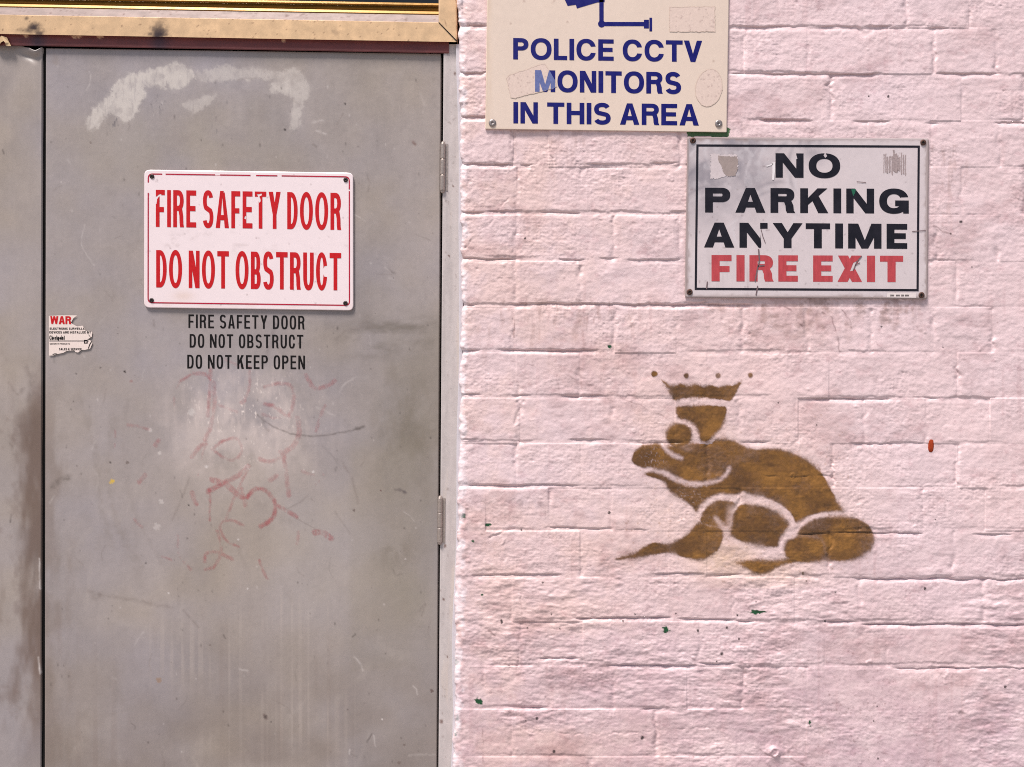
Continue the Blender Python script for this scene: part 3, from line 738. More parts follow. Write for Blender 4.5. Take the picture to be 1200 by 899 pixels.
    if ch == 'S':
        rx = w / 2 - s / 2; ry = (1 + 2 * ov - t) / 4; cx = w / 2
        up = arc(cx, .5 + ry, rx * .94, ry, 22, 232, 22, .9); lo = arc(cx, .5 - ry, rx, ry, 52, -160, 22, .9)
        return [P(ribbon(up + lo, s, t * 1.02))]
    if ch == '&':
        return [P(ribbon(arc(w * .45, .75, w * .25, .2, -40, 250, 16) + [(w, 0)], s, t)), P(ribbon(arc(w * .4, .27, w * .33, .23, 100, 380, 18), s, t))]
    if ch == '.': return [P(rect(0, 0, s, t))]
    # small letters (x height .7) for the sticker
    x = .7
    if ch == 'o': return [P(arc(w / 2, x / 2, w / 2, x / 2, 0, 360, 20)[:-1]), Q(arc(w / 2, x / 2, w / 2 - s, x / 2 - t, 0, 360, 20)[:-1])]
    if ch == 'c': return glyph('o', w, s, t) + [Q([(w * .5, x / 2), (w * 1.1, x * .72), (w * 1.1, x * .28)])]
    if ch == 'e': return glyph('o', w, s, t) + [Q(rect(w * .5, x * .24, w * 1.1, x * .46)), P(rect(s * .5, x * .44, w, x * .44 + t * .9))]
    if ch == 'h': return [P(rect(0, 0, s, 1)), P(ribbon([(s / 2, x * .6)] + arc(w / 2, x * .6, w / 2 - s / 2, x * .34, 180, 0, 12) + [(w - s / 2, 0)], s, t))]
    if ch == 'n': return [P(rect(0, 0, s, x)), P(ribbon([(s / 2, x * .6)] + arc(w / 2, x * .6, w / 2 - s / 2, x * .34, 180, 0, 12) + [(w - s / 2, 0)], s, t))]
    if ch == 'i': return [P(rect(0, 0, s, x)), P(rect(0, x + .1, s, 1))]
    if ch == 't': return [P(rect(w * .3, 0, w * .3 + s, .95)), P(rect(0, x - t, w, x)), P(rect(w * .3, 0, w * .9, t))]
    if ch == 'k': return [P(rect(0, 0, s, 1)), P([(s, .22), (s, .42), (w - s, x), (w, x)]), P([(s * 1.6, .38), (s * 2.4, .48), (w, 0), (w - s, 0)])]
    if ch == 'p': return [P(rect(0, -.28, s, x))] + [(sg, [(a, b) for a, b in p]) for sg, p in glyph('o', w, s, t)]
    return []

def tri_ops(ops, pts_extra=(), cut=()):
    """boolean of polygons by constrained Delaunay; returns verts, triangles"""
    ops = list(ops) + [(-1, c) for c in cut]
    vs, es = [], []
    for _, p in ops:
        b = len(vs); n = len(p)
        vs += [Vector((float(a), float(c))) for a, c in p]
        es += [(b + i, b + (i + 1) % n) for i in range(n)]
    vs += [Vector((float(a), float(c))) for a, c in pts_extra]
    r = delaunay_2d_cdt(vs, es, [], 0, 1e-5, False)
    ov, of = np.array([(v.x, v.y) for v in r[0]]), [f for f in r[2] if len(f) == 3]
    if not of: return np.zeros((0, 2)), []
    fa = np.array(of)
    cen = ov[fa].mean(1)
    ins = np.zeros(len(fa), bool)
    for sg, p in ops:
        ins[inside(cen[:, 0], cen[:, 1], p)] = sg > 0
    fa = fa[ins]
    # keep a consistent winding (counter-clockwise in x, photo-y flipped later)
    return ov, [tuple(int(i) for i in t) for t in fa]

def lay_text(line, xl, xr, bl, br, cap, s, t, e=0.82, gap=0.10, space=0.30, kern=True, widths=None):
    """-> list of per-glyph polygon ops in photo pixels; text runs from xl to xr, baseline bl..br"""
    wd = widths or {}
    def nat(ch):
        if ch == 'I' or ch in '.i': return None
        if ch in wd: return wd[ch]
        if ch.islower(): return .32 if ch == 't' else .5
        return NATURAL.get(ch, .7)
    fixed = var = 0.0
    def gp(a, b):
        g = gap
        if kern and (a + b) in ('AT', 'TA', 'AV', 'VA', 'LT', 'TV', 'AY', 'YA', 'TY', 'FA', 'AF', 'CT', 'YT', 'RE'): g -= (.05 if (a + b) not in ('CT', 'RE', 'KI') else .02) * (kern if kern is not True else 1)
        return g
    seq = []
    for i, ch in enumerate(line):
        if ch == ' ': seq.append(('sp', space)); var += space; continue
        if nat(ch) is None: fixed += s
        else: var += nat(ch)
        seq.append((ch, nat(ch)))
        if i + 1 < len(line) and line[i + 1] != ' ': seq.append(('sp', gp(ch, line[i + 1]))); var += gp(ch, line[i + 1])
    k = ((xr - xl) / cap - fixed) / var
    x = 0.0; out = []
    for ch, w_ in seq:
        if ch == 'sp': x += w_ * k; continue
        w = s if w_ is None else w_ * k
        g = []
        for sg, p in glyph(ch, w, s, t, e):
            g.append((sg, [(xl + (x + a) * cap, bl + (br - bl) * (xl + (x + a) * cap - xl) / (xr - xl) - b * cap) for a, b in p]))
        out.append(g); x += w
    return out

def shape_part(name, parent, glyphs, depth, m, cut=(), label=None):
    V_, F_ = [], []
    for g in glyphs:
        bx = [a for _, p in g for a, _b in p]; by = [b for _, p in g for _a, b in p]
        cc = [c for c in cut if max(a for a, b in c) > min(bx) and min(a for a, b in c) < max(bx) and max(b for a, b in c) > min(by) and min(b for a, b in c) < max(by)]
        v, f = tri_ops(g, (), cc)
        b = len(V_)
        V_ += [W(p[0], p[1], depth(p[0], p[1]) if callable(depth) else depth) for p in v]
        F_ += [(b + t[0], b + t[1], b + t[2]) for t in f]
    F2 = []
    for t in F_:                                     # face the street
        a, b_, c = [Vector(V_[i]) for i in t]
        F2.append(t if (b_ - a).cross(c - a).y < 0 else (t[0], t[2], t[1]))
    o = link_mesh(name, V_, F2, m, parent)
    if label: o['label'] = label
    return o

def round_quad(q, r, n=6):
    """rounded outline of a quad given TL TR BR BL in photo pixels"""
    out = []
    for i in range(4):
        p = np.array(q[i], float); a = np.array(q[i - 1], float); b = np.array(q[(i + 1) % 4], float)
        ua = (a - p) / np.linalg.norm(a - p); ub = (b - p) / np.linalg.norm(b - p)
        for j in range(n + 1):
            tt = j / n
            out.append(tuple((p + ua * r) * (1 - tt) ** 2 + 2 * p * tt * (1 - tt) + (p + ub * r) * tt ** 2))
    return out

def inset_poly(poly, dlt):
    P_ = np.array(poly); c = P_.mean(0)
    out = []
    n = len(poly)
    for i in range(n):
        a, b, c_ = P_[i - 1], P_[i], P_[(i + 1) % n]
        t_ = c_ - a; l = np.hypot(*t_) or 1
        nrm = np.array([-t_[1], t_[0]]) / l
        if np.dot(nrm, c - b) < 0: nrm = -nrm
        out.append(tuple(b + nrm * dlt))
    return out

def panel(name, parent, q, r, y_front, thick, m, paint_fn, step=2.0, bev=0.8, warp=None):
    """a sheet-metal plate: bevelled rim, painted front with its own wear"""
    outer = round_quad(q, r); inner = inset_poly(outer, bev)
    bx = [p[0] for p in inner]; by = [p[1] for p in inner]
    gx, gy = np.meshgrid(np.arange(min(bx) + 1, max(bx), step), np.arange(min(by) + 1, max(by), step))
    gx = gx + 0.2 * vnoise(gx * 0.9, gy * 0.9, 140)
    ins = sdf(gx, gy, inner) < -0.6
    pts = list(zip(gx[ins], gy[ins]))
    v2, f = tri_ops([(1, inner)], pts)
    n = len(outer)
    fr = [tuple(p) for p in v2]
    co = np.array(fr + list(outer) + list(outer))
    dep = np.concatenate([np.full(len(fr), y_front), np.full(n, y_front + 0.0008), np.full(n, y_front + thick)])
    if warp is not None: dep = dep + warp(co[:, 0], co[:, 1])
    V_ = [W(co[i, 0], co[i, 1], dep[i]) for i in range(len(co))]
    F_ = []
    for t in f:
        a, b, c = [Vector(V_[i]) for i in t]
        F_.append(t if (b - a).cross(c - a).y < 0 else (t[0], t[2], t[1]))
    # inner outline vertices are the first in the CDT input order
    for i in range(n):
        j = (i + 1) % n
        o1, o2 = len(fr) + i, len(fr) + j
        F_.append((i, o1, o2, j)); F_.append((o1, o1 + n, o2 + n, o2))
    F_.append(tuple(len(fr) + n + i for i in range(n)))
    return link_mesh(name, V_, F_, m, parent, {'paint': paint_fn(co[:, 0], co[:, 1])})

def lathe_px(cx, cy, prof, n=18):
    """screw heads: rings of (radius px, depth m) about a point on the plate"""
    v, f = [], []
    for (r, d) in prof:
        for i in range(n):
            a = 2 * math.pi * i / n
            v.append(W(cx + r * math.cos(a), cy + r * math.sin(a), d))
    for k in range(len(prof) - 1):
        for i in range(n):
            f.append((k * n + i, k * n + (i + 1) % n, (k + 1) * n + (i + 1) % n, (k + 1) * n + i))
    f.append(tuple(range((len(prof) - 1) * n, len(prof) * n)))
    return v, f
def screw(parent, cx, cy, r, y, m, hgt=0.0016, slot=True):
    v, f = lathe_px(cx, cy, [(r, y), (r * 0.97, y - hgt * .5), (r * .75, y - hgt * .9), (r * .42, y - hgt), (r * .34, y - hgt * .9), (r * .22, y - hgt * .2)])
    o = link_mesh('screw', v, f, m, parent, smooth=True)
    if slot:
        a = random.uniform(0, 1.5); g = []
        for k in (0, 1):
            ca, sa = math.cos(a + k * math.pi / 2), math.sin(a + k * math.pi / 2)
            L_, w_ = r * .55, r * .13
            g.append((1, [(cx + ca * x - sa * z, cy + sa * x + ca * z) for x, z in ((-L_, -w_), (L_, -w_), (L_, w_), (-L_, w_))]))
        shape_part('cross_slot', o, [g], y - hgt - 0.0002, M['dark'])
    return o

def frame_lines(q, wd, r=0.0):
    o = round_quad(q, r) if r else list(q)
    return [(1, o), (-1, inset_poly(o, wd) if r else [(q[0][0] + wd, q[0][1] + wd), (q[1][0] - wd, q[1][1] + wd), (q[2][0] - wd, q[2][1] - wd), (q[3][0] + wd, q[3][1] - wd)])]

# ------------------------------------------------------------------ doorway
Y_DOOR, Y_JAMB, Y_LINTEL, Y_WIN = 0.034, 0.030, 0.0275, 0.021
door_paint = np.array(lin(157, 146, 143))

def door_field(x0, x1, ytop, fine=1.0):
    xs = axis(x0, max(x0, -20), x1, x1, fine, 5)
    if xs[-1] < x1: xs = np.append(xs, x1)
    ys = np.concatenate([np.arange(0, 880, fine), np.arange(880, 1260 + 1, 4.0)])
    return Field(xs, ys)

def base_door_paint(X, Y, seed):
    img = np.empty(X.shape + (3,)); img[:] = door_paint
    n = fbm(X / 130, Y / 170, 3, seed); n2 = fbm(X / 30, Y / 45, 4, seed + 5); n3 = fbm(X / 5, Y / 9, 3, seed + 10)
    brush = fbm(X / 2.4, Y / 70, 3, seed + 20); speck_ = fbm(X / 1.8, Y / 1.8, 2, seed + 24)
    img *= (1 + 0.12 * n + 0.09 * n2 + 0.04 * n3 + 0.018 * brush + 0.03 * speck_)[..., None]
    nv_ = fbm(X / 90 + 3, Y / 80 + 7, 3, seed + 15)
    img[..., 2] *= 1 + 0.14 * nv_; img[..., 0] *= 1 - 0.04 * nv_
    return img

def strokes(img, F, X, Y, items, seed):
    for pts, wd, a, c in items:
        pts = smooth_open(pts) if len(pts) > 2 else pts
        xsx = [p[0] for p in pts]; ysy = [p[1] for p in pts]
        sl = F.win(min(xsx) - 4 * wd - 3, min(ysy) - 4 * wd - 3, max(xsx) + 4 * wd + 3, max(ysy) + 4 * wd + 3)
        if X[sl].size == 0: continue
        d, t = seg_dist(X[sl] + 0.5 * wd * vnoise(X[sl] / 4, Y[sl] / 4, seed), Y[sl] + 0.5 * wd * vnoise(X[sl] / 4, Y[sl] / 4, seed + 1), pts)
        br = np.clip(0.75 + 0.6 * fbm(X[sl] / 4, Y[sl] / 6, 2, seed + 2), 0, 1)
        blend(img, sl, a * br * np.exp(-(d / wd) ** 2), c)

DF = door_field(54, 516, 57)
U = (DF.X - 54) / (516 - 54)
DX = np.where(True, 54 - 1.4 * (DF.Y / 840) + U * ((516.5 - 5.0 * DF.Y / 840) - (54 - 1.4 * DF.Y / 840)), 0)
DY = DF.Y + 56.5 + 6.5 * U * np.clip(1 - DF.Y / 700, 0, 1)
DP = base_door_paint(DX, DY, 200)
DFF = Field(DF.xs - 0.0, DF.ys + 56.5)        # approximate lookup for windows
def dw(x0, y0, x1, y1): return DFF.win(x0 - 4, y0 - 8, x1 + 8, y1 + 4)
class _D:                                     # window finder on the door grid
    win = staticmethod(dw)
# warm top-centre soiling and greenish right side
sm = np.exp(-((DX - 200) / 110) ** 2 - ((DY - 170) / 60) ** 2)
blend(DP, slice(None), 0.30 * sm * np.clip(0.7 + fbm(DX / 40, DY / 40, 3, 220), 0, 1), lin(168, 156, 138))
gm = sstep(400, 490, DX) * sstep(430, 520, DY) * sstep(760, 690, DY) * np.clip(0.6 + 0.9 * fbm(DX / 40, DY / 60, 4, 224), 0, 1) * sstep(516, 496, DX)
blend(DP, slice(None), 0.5 * gm, lin(140, 131, 114))
sl = dw(440, 100, 516, 700)
dk = sstep(0.0, 0.6, fbm(DX / 30, DY / 34, 4, 228, 0.6)) * sstep(420, 480, DX) * np.exp(-((DY - 500) / 60) ** 2)
blend(DP, slice(None), 0.55 * dk, lin(112, 102, 92))
dk = sstep(0.0, 0.5, fbm(DX / 26, DY / 30, 4, 231, 0.6) + 0.15) * np.exp(-((DX - 466) / 26) ** 2 - ((DY - 645) / 22) ** 2)
blend(DP, slice(None), 0.5 * dk, lin(106, 94, 84))
# hand grime along the meeting edge
ed = sstep(30, 0, DX - 52 + 26 * fbm(DX / 14, DY / 40, 3, 233, 0.5)) * sstep(420, 520, DY)
blend(DP, slice(None), 0.42 * ed, lin(116, 98, 86))
# buffed, paler middle
bf = np.exp(-((DX - 235) / 130) ** 2 - ((DY - 560) / 130) ** 2)
blend(DP, slice(None), 0.16 * bf, lin(186, 172, 166))
bf = np.exp(-((DX - 280) / 85) ** 4 - ((DY - 500) / 62) ** 4) * np.clip(0.5 + 1.1 * fbm(DX / 24, DY / 30, 4, 234, 0.6), 0, 1)
blend(DP, slice(None), 0.62 * bf, lin(206, 190, 184))
dk = np.exp(-((DX - 462) / 60) ** 4 - ((DY - 395) / 26) ** 4) * np.clip(0.4 + 1.1 * fbm(DX / 30, DY / 12, 4, 235, 0.6), 0, 1)
blend(DP, slice(None), 0.8 * dk, lin(110, 100, 93))
dk = np.exp(-((DX - 485) / 40) ** 2 - ((DY - 500) / 70) ** 2) * np.clip(0.5 + 1.2 * fbm(DX / 20, DY / 34, 4, 237, 0.6), 0, 1)
blend(DP, slice(None), 0.7 * dk, lin(118, 106, 92))
rt_ = sstep(360, 520, DX + 40 * fbm(DX / 60, DY / 80, 3, 248)) * sstep(300, 420, DY)  # vignette painted in, darker towards the right edge
blend(DP, slice(None), 0.42 * rt_, lin(134, 125, 115))
bf = sstep(0.0, 0.5, fbm(DX / 5, DY / 22, 3, 236)) * np.exp(-((DX - 290) / 75) ** 2 - ((DY - 488) / 55) ** 2)
blend(DP, slice(None), 0.32 * bf, lin(214, 196, 190))
fl = sstep(0.45, 0.7, fbm(DX / 2.2, DY / 5, 3, 238)) * np.exp(-((DX - 285) / 62) ** 2 - ((DY - 484) / 50) ** 2)
blend(DP, slice(None), 0.8 * fl, lin(236, 220, 212))
# painted-out square on the right, a hard-edged roller mark
rp = sstep(405, 416, DX) * sstep(500, 540, DY) * sstep(790, 780, DY + 5 * vnoise(DX / 9, DY / 9, 239)) * sstep(500, 470, DX)
blend(DP, slice(None), 0.22 * rp, lin(146, 134, 118))
wp = np.exp(-((DX - 370) / 55) ** 4 - ((DY - 650) / 80) ** 4)
blend(DP, slice(None), 0.22 * wp, lin(178, 168, 160))
# drips
drip = sstep(0.25, 0.6, vnoise(DX / 3.2, DY / 400, 240)) * sstep(700, 760, DY + 40 * vnoise(DX / 6, DX * 0, 241)) * sstep(440, 380, DX) * sstep(150, 220, DX)
drip = drip * np.clip(0.4 + 1.2 * fbm(DX / 50, DY / 70, 3, 246), 0, 1)
blend(DP, slice(None), 0.38 * drip, lin(186, 172, 164))
drip = sstep(0.2, 0.6, vnoise(DX / 7, DY / 500, 242)) * sstep(700, 780, DY) * sstep(480, 380, DX)
drip = drip * np.clip(0.3 + 1.3 * fbm(DX / 60, DY / 90, 3, 247), 0, 1)
blend(DP, slice(None), 0.20 * drip, lin(126, 108, 100))
low = sstep(700, 900, DY) * np.clip(0.6 + 0.8 * fbm(DX / 60, DY / 40, 3, 244), 0, 1)  # vignette painted into the door colour, darker towards the bottom
blend(DP, slice(None), 0.55 * low, lin(124, 110, 102))

# peeled residue arching across the top
PEEL = [[(101, 141), (108, 129), (125, 115), (136, 99), (150, 87.5), (165, 85), (180, 81), (192, 79), (205, 72), (217, 79), (226, 82), (230, 91), (217, 100), (207, 106), (199, 104), (197, 96), (191, 106), (186, 101), (169, 101), (172, 110), (164, 120), (160, 132), (150, 144), (140, 140), (130, 131), (122, 139), (115, 150), (102, 153)],
        [(231, 85), (262, 76), (280, 81), (300, 80), (315, 83), (330, 85), (345, 79), (357, 90), (364, 102), (362, 112), (354, 122), (352, 148), (340, 154), (342, 130), (346, 116), (331, 107), (316, 109), (320, 97), (325, 93), (300, 93), (275, 95), (250, 96), (235, 96)],
        [(211, 122), (240, 112), (255, 111), (240, 127), (225, 133)], [(318, 98), (338, 94), (350, 104), (336, 110), (320, 106)]]
sl = dw(85, 55, 385, 170)
px_, py_ = DX[sl], DY[sl]
wob = 5.0 * fbm(px_ / 5, py_ / 5, 4, 250, 0.75); wob2 = 5.0 * fbm(px_ / 5, py_ / 5, 4, 255, 0.75)
pm = np.zeros(px_.shape)
for i, p in enumerate(PEEL):
    pm = np.maximum(pm, (0.85, 0.55, 0.5, 0.7)[i] * (0.6 * sstep(1.0, -1.0, sdf(px_ + wob, py_ + wob2, p)) + 0.4 * sstep(5, -4, sdf(px_ + wob2, py_ + wob, p))))
pm *= np.clip(0.95 + 0.8 * fbm(px_ / 7, py_ / 10, 4, 258, 0.65), 0.1, 1) * (1 - 0.4 * sstep(0.3, 0.6, fbm(px_ / 2.2, py_ / 16, 3, 259)))
blend(DP, sl, np.clip(pm, 0, 1), lin(204, 194, 187))
sc = sstep(0.2, 0.55, fbm(px_ / 2.2, py_ / 7, 3, 262)) * (np.exp(-((px_ - 187) / 10) ** 2 - ((py_ - 122) / 10) ** 2) + np.exp(-((px_ - 134) / 6) ** 2 - ((py_ - 142) / 10) ** 2) + 0.8 * np.exp(-((px_ - 268) / 6) ** 2 - ((py_ - 122) / 8) ** 2) + 0.7 * np.exp(-((px_ - 253) / 4) ** 2 - ((py_ - 148) / 12) ** 2))
blend(DP, sl, np.clip(0.7 * sc, 0, 1), lin(96, 90, 96))

gr = lin(110, 96, 90); pale = lin(206, 196, 192); blk = lin(52, 42, 40)
marks = [([(134, 490), (126, 560), (140, 620), (165, 665)], 5, 0.3, lin(128, 116, 108)), ([(112, 520), (118, 590), (132, 640)], 4, 0.28, lin(132, 120, 112)), ([(150, 470), (145, 530), (158, 600), (190, 660)], 3, 0.18, lin(130, 118, 112)),
         ([(301, 486), (310, 493), (325, 502), (345, 509), (370, 511), (395, 508), (422, 502)], 1.1, 0.55, lin(84, 74, 70)), ([(308, 490), (313, 505)], 2.6, 0.4, lin(84, 74, 72)), ([(418, 502), (426, 500)], 1.6, 0.7, lin(84, 74, 70)),
         ([(62, 570), (70, 563), (80, 560)], 3.4, 0.55, lin(86, 76, 70)), ([(463, 574), (470, 574), (475, 578)], 1.6, 0.75, lin(84, 74, 76)),
         ([(400, 540), (412, 560), (420, 590)], 1.6, 0.3, gr), ([(393, 600), (410, 625)], 1.2, 0.2, gr), ([(202, 610), (215, 580), (222, 560)], 1.2, 0.28, gr), ([(110, 695), (150, 702), (200, 712)], 2.2, 0.3, gr), ([(215, 715), (232, 735)], 1.5, 0.3, gr),
         ([(104, 692), (112, 700), (118, 697)], 3, 0.35, gr), ([(312, 420), (318, 400), (322, 380)], 2.4, 0.3, lin(86, 70, 72)), ([(455, 575), (450, 540)], 3, 0.2, lin(120, 112, 110)), ([(440, 480), (452, 470), (446, 520)], 4, 0.2, lin(122, 116, 114)),
         ([(371, 153), (382, 157)], 1.2, 0.5, pale), ([(367, 143), (378, 141)], 1.5, 0.35, pale), ([(395, 146), (402, 133)], 0.7, 0.5, gr), ([(509, 112), (505, 122), (511, 127)], 3.5, 0.25, lin(122, 114, 110)),
         ([(64, 66), (68, 74), (62, 72)], 2.5, 0.35, lin(130, 112, 100)), ([(484, 166), (487, 170)], 1.5, 0.7, lin(112, 78, 70)), ([(367, 170), (371, 172)], 1.3, 0.5, gr),
         ([(226, 120), (224, 128)], 0.7, 0.2, pale), ([(430, 870), (436, 860)], 1.0, 0.6, blk), ([(262, 744), (264, 748)], 1, 0.5, blk), ([(413, 746), (416, 743)], 1, 0.7, blk), ([(460, 666), (464, 674), (470, 673)], 1.4, 0.4, blk),
         ([(491, 716), (498, 708), (494, 722)], 1.2, 0.5, gr), ([(409, 884), (410, 878)], 0.8, 0.6, pale), ([(440, 875), (438, 862)], 0.8, 0.55, pale), ([(132, 340), (134, 348)], 1, 0.3, gr), ([(180, 375), (181, 383)], 1.2, 0.4, gr), ([(430, 330), (418, 345), (404, 372)], 5, 0.16, lin(132, 122, 118)),
         ([(310, 838), (312, 842)], 1.8, 0.6, lin(84, 62, 60)), ([(402, 380), (430, 376), (470, 384)], 4, 0.2, lin(138, 128, 122)), ([(393, 398), (405, 388), (425, 384)], 1.2, 0.3, gr)]
rs = np.random.RandomState(77)
for i in range(90):                          # fine random scratches and scuffs
    cx, cy = rs.uniform(60, 510), rs.uniform(80, 890); an = rs.normal(1.2, 0.8); ln = rs.gamma(2, 7)
    cv = rs.uniform(-0.2, 0.2) * ln
    marks.append(([(cx, cy), (cx + math.cos(an) * ln / 2 + cv, cy + math.sin(an) * ln / 2), (cx + math.cos(an) * ln, cy + math.sin(an) * ln)], rs.uniform(0.5, 1.3), rs.uniform(0.12, 0.4), (gr, gr, pale, blk)[rs.randint(4)]))
for i in range(60):                           # broad faint rubs
    cx, cy = rs.uniform(60, 510), rs.uniform(380, 890); an = rs.normal(1.4, 0.6); ln = rs.uniform(15, 60)
    marks.append(([(cx, cy), (cx + math.cos(an) * ln / 2, cy + math.sin(an) * ln / 2 + 3), (cx + math.cos(an) * ln, cy + math.sin(an) * ln)], rs.uniform(2, 6), rs.uniform(0.08, 0.2), (lin(126, 114, 106), lin(182, 170, 162))[rs.randint(2)]))
strokes(DP, _D, DX, DY, marks, 270)
for (cx, cy, rr, c, a) in [(146, 435.5, 1.6, blk, 0.95), (132, 564, 2.6, lin(212, 176, 70), 0.9), (129, 566, 1.5, lin(212, 176, 70), 0.8), (129, 542, 1.3, blk, 0.7), (149, 542, 2, gr, 0.8), (171, 660, 1.4, blk, 0.5), (221, 592, 1.2, blk, 0.9), (446, 575, 1.2, lin(96, 60, 60), 0.8), (415, 598, 1.6, gr, 0.8),
                          (118, 431, 1.2, blk, 0.6), (89, 438, 1, blk, 0.6), (138, 384, .9, blk, .6), (138, 391, .8, blk, .5), (311, 840, 2, blk, 0.5), (318, 846, 1, blk, .5), (404, 121, 1.4, blk, 0.5), (334, 152, 1.2, blk, 0.8), (405, 122, 1, blk, .7), (154, 447, 2, lin(150, 100, 98), 0.5), (106, 167, 1.5, gr, .6), (279, 632, 1.2, pale, .9), (367, 553, 1.3, pale, .9), (242, 547, 2, pale, .8), (187, 531, 2.4, pale, .6), (189, 588, 3, pale, .5), (176, 504, 2.2, pale, .7), (225, 483, 4, pale, .6), (289, 548, 4, pale, .6), (184, 617, 4, pale, .4), (290, 690, 1, pale, .8), (448, 843, 1, pale, .8), (197, 695, 1.2, pale, .8), (475, 655, 1, pale, .5), (186, 797, 3, lin(150, 116, 88), .6), (506, 810, 2, lin(90, 70, 66), .8), (468, 894, 2, gr, .7), (474, 873, 1.4, gr, .8), (246, 756, 1.2, gr, .6)]:
    s2 = dw(cx - 10, cy - 10, cx + 10, cy + 10)
    q = np.hypot(DX[s2] - cx, DY[s2] - cy) / rr + 0.4 * vnoise(DX[s2] / 1.5, DY[s2] / 1.5, 280)
    blend(DP, s2, a * sstep(1.25, 0.6, q), c)
rs = np.random.RandomState(31)
for i in range(260):
    cx, cy = rs.uniform(56, 512), rs.uniform(70, 895); rr = rs.uniform(0.5, 1.1)
    s2 = dw(cx - 4, cy - 4, cx + 4, cy + 4)
    q = np.hypot(DX[s2] - cx, (DY[s2] - cy) * rs.uniform(0.4, 1)) / rr
    blend(DP, s2, rs.uniform(0.2, 0.6) * np.exp(-q * q), blk if rs.rand() < 0.75 else pale)

DH = Y_DOOR - 0.001 * (0.9 * fbm(DX / 120, DY / 150, 2, 290)) - 0.00007 * fbm(DX / 5, DY / 5, 2, 293)
DH[sl] -= 0.00012 * pm
door = thing('metal_door', 'grey scuffed metal door leaf carrying the red lettered fire safety sign', 'door', W(285, 1290, Y_DOOR), 'grey metal door leaves')
DV = grid_world(DX, DY, DH)
def closed_leaf(name, parent, GV, paint, m, depth=0.04):
    """front sheet plus returned edges"""
    l = GV[:, :1].copy(); l[..., 1] += depth; r = GV[:, -1:].copy(); r[..., 1] += depth
    g = np.concatenate([l, GV, r], 1); p = np.concatenate([paint[:, :1], paint, paint[:, -1:]], 1)
    t = g[:1].copy(); t[..., 1] = GV[0, 0, 1] + depth; b = g[-1:].copy(); b[..., 1] = GV[0, 0, 1] + depth
    g = np.concatenate([t, g, b], 0); p = np.concatenate([p[:1], p, p[-1:]], 0)
    return link_mesh(name, g.reshape(-1, 3), grid_faces(*g.shape[:2]), m, parent, {'paint': p.reshape(-1, 3)}, smooth=True)
closed_leaf('door_panel', door, DV, DP, M['door'])

# faded red scribble, wiped but still readable as strokes
def T(pts): return [(100 + a / 3.3306, 400 + b / 3.3306) for a, b in pts]
GRAF = [([(375, 155), (420, 128), (465, 125), (490, 150)], 8, .55), ([(425, 125), (480, 130)], 14, .35), ([(490, 110), (487, 180), (478, 290)], 10, .5), ([(500, 160), (505, 240), (490, 330), (468, 385)], 14, .35), ([(415, 450), (450, 410), (470, 400)], 12, .45),
        ([(495, 420), (540, 388), (590, 380), (610, 420), (590, 460), (550, 460), (500, 425)], 9, .55), ([(640, 110), (640, 180), (615, 240)], 10, .4), ([(612, 240), (622, 232)], 12, .6), ([(700, 180), (760, 165), (805, 180), (812, 240), (790, 290), (740, 255), (700, 245)], 11, .5),
        ([(830, 300), (835, 360), (810, 410), (770, 440)], 16, .35), ([(680, 460), (720, 470), (770, 450), (760, 430)], 12, .4), ([(775, 450), (785, 520), (795, 600)], 14, .38), ([(862, 135), (890, 180), (930, 178), (975, 155)], 13, .45), ([(935, 250), (915, 300), (900, 350)], 9, .4),
        ([(480, 585), (540, 555), (600, 520), (635, 488)], 15, .7), ([(495, 540), (545, 555), (590, 595), (615, 610)], 16, .75), ([(635, 500), (600, 570), (570, 640), (548, 700)], 9, .5), ([(487, 590), (487, 640), (485, 700)], 6, .7), ([(610, 575), (625, 640)], 11, .4),
        ([(630, 610), (660, 580), (700, 580), (735, 620), (740, 670), (715, 705), (685, 722)], 13, .75), ([(740, 635), (785, 662), (825, 685)], 13, .5), ([(620, 718), (570, 700), (530, 708), (530, 745), (560, 785), (598, 802)], 8, .5), ([(515, 740), (528, 790), (525, 840), (500, 880), (470, 890)], 10, .55),
        ([(468, 860), (470, 830), (510, 822), (575, 850)], 11, .6), ([(895, 745), (930, 748), (960, 770)], 17, .75), ([(832, 745), (825, 790)], 9, .4), ([(680, 855), (690, 890), (710, 925)], 9, .5), ([(415, 590), (432, 635)], 13, .55), ([(210, 550), (232, 525)], 14, .45),
        ([(165, 328), (210, 332), (250, 345)], 10, .3), ([(275, 405), (285, 390)], 14, .4), ([(115, 350), (116, 410)], 5, .5), ([(360, 760), (365, 830), (410, 890)], 8, .3), ([(300, 840), (335, 855)], 7, .5), ([(190, 695), (220, 725)], 10, .3), ([(720, 545), (745, 525)], 15, .4),
        ([(520, 250), (590, 275)], 9, .3), ([(690, 285), (740, 300), (800, 295)], 9, .25), ([(545, 70), (600, 95), (640, 100)], 9, .35), ([(370, 160), (350, 200), (345, 250)], 7, .18), ([(845, 505), (890, 525)], 11, .25), ([(470, 400), (450, 470), (440, 520)], 8, .22), ([(900, 560), (930, 520)], 8, .2)]
gsl = dw(120, 410, 405, 690)
gx_, gy_ = DX[gsl], DY[gsl]
cov = np.zeros(gx_.shape)
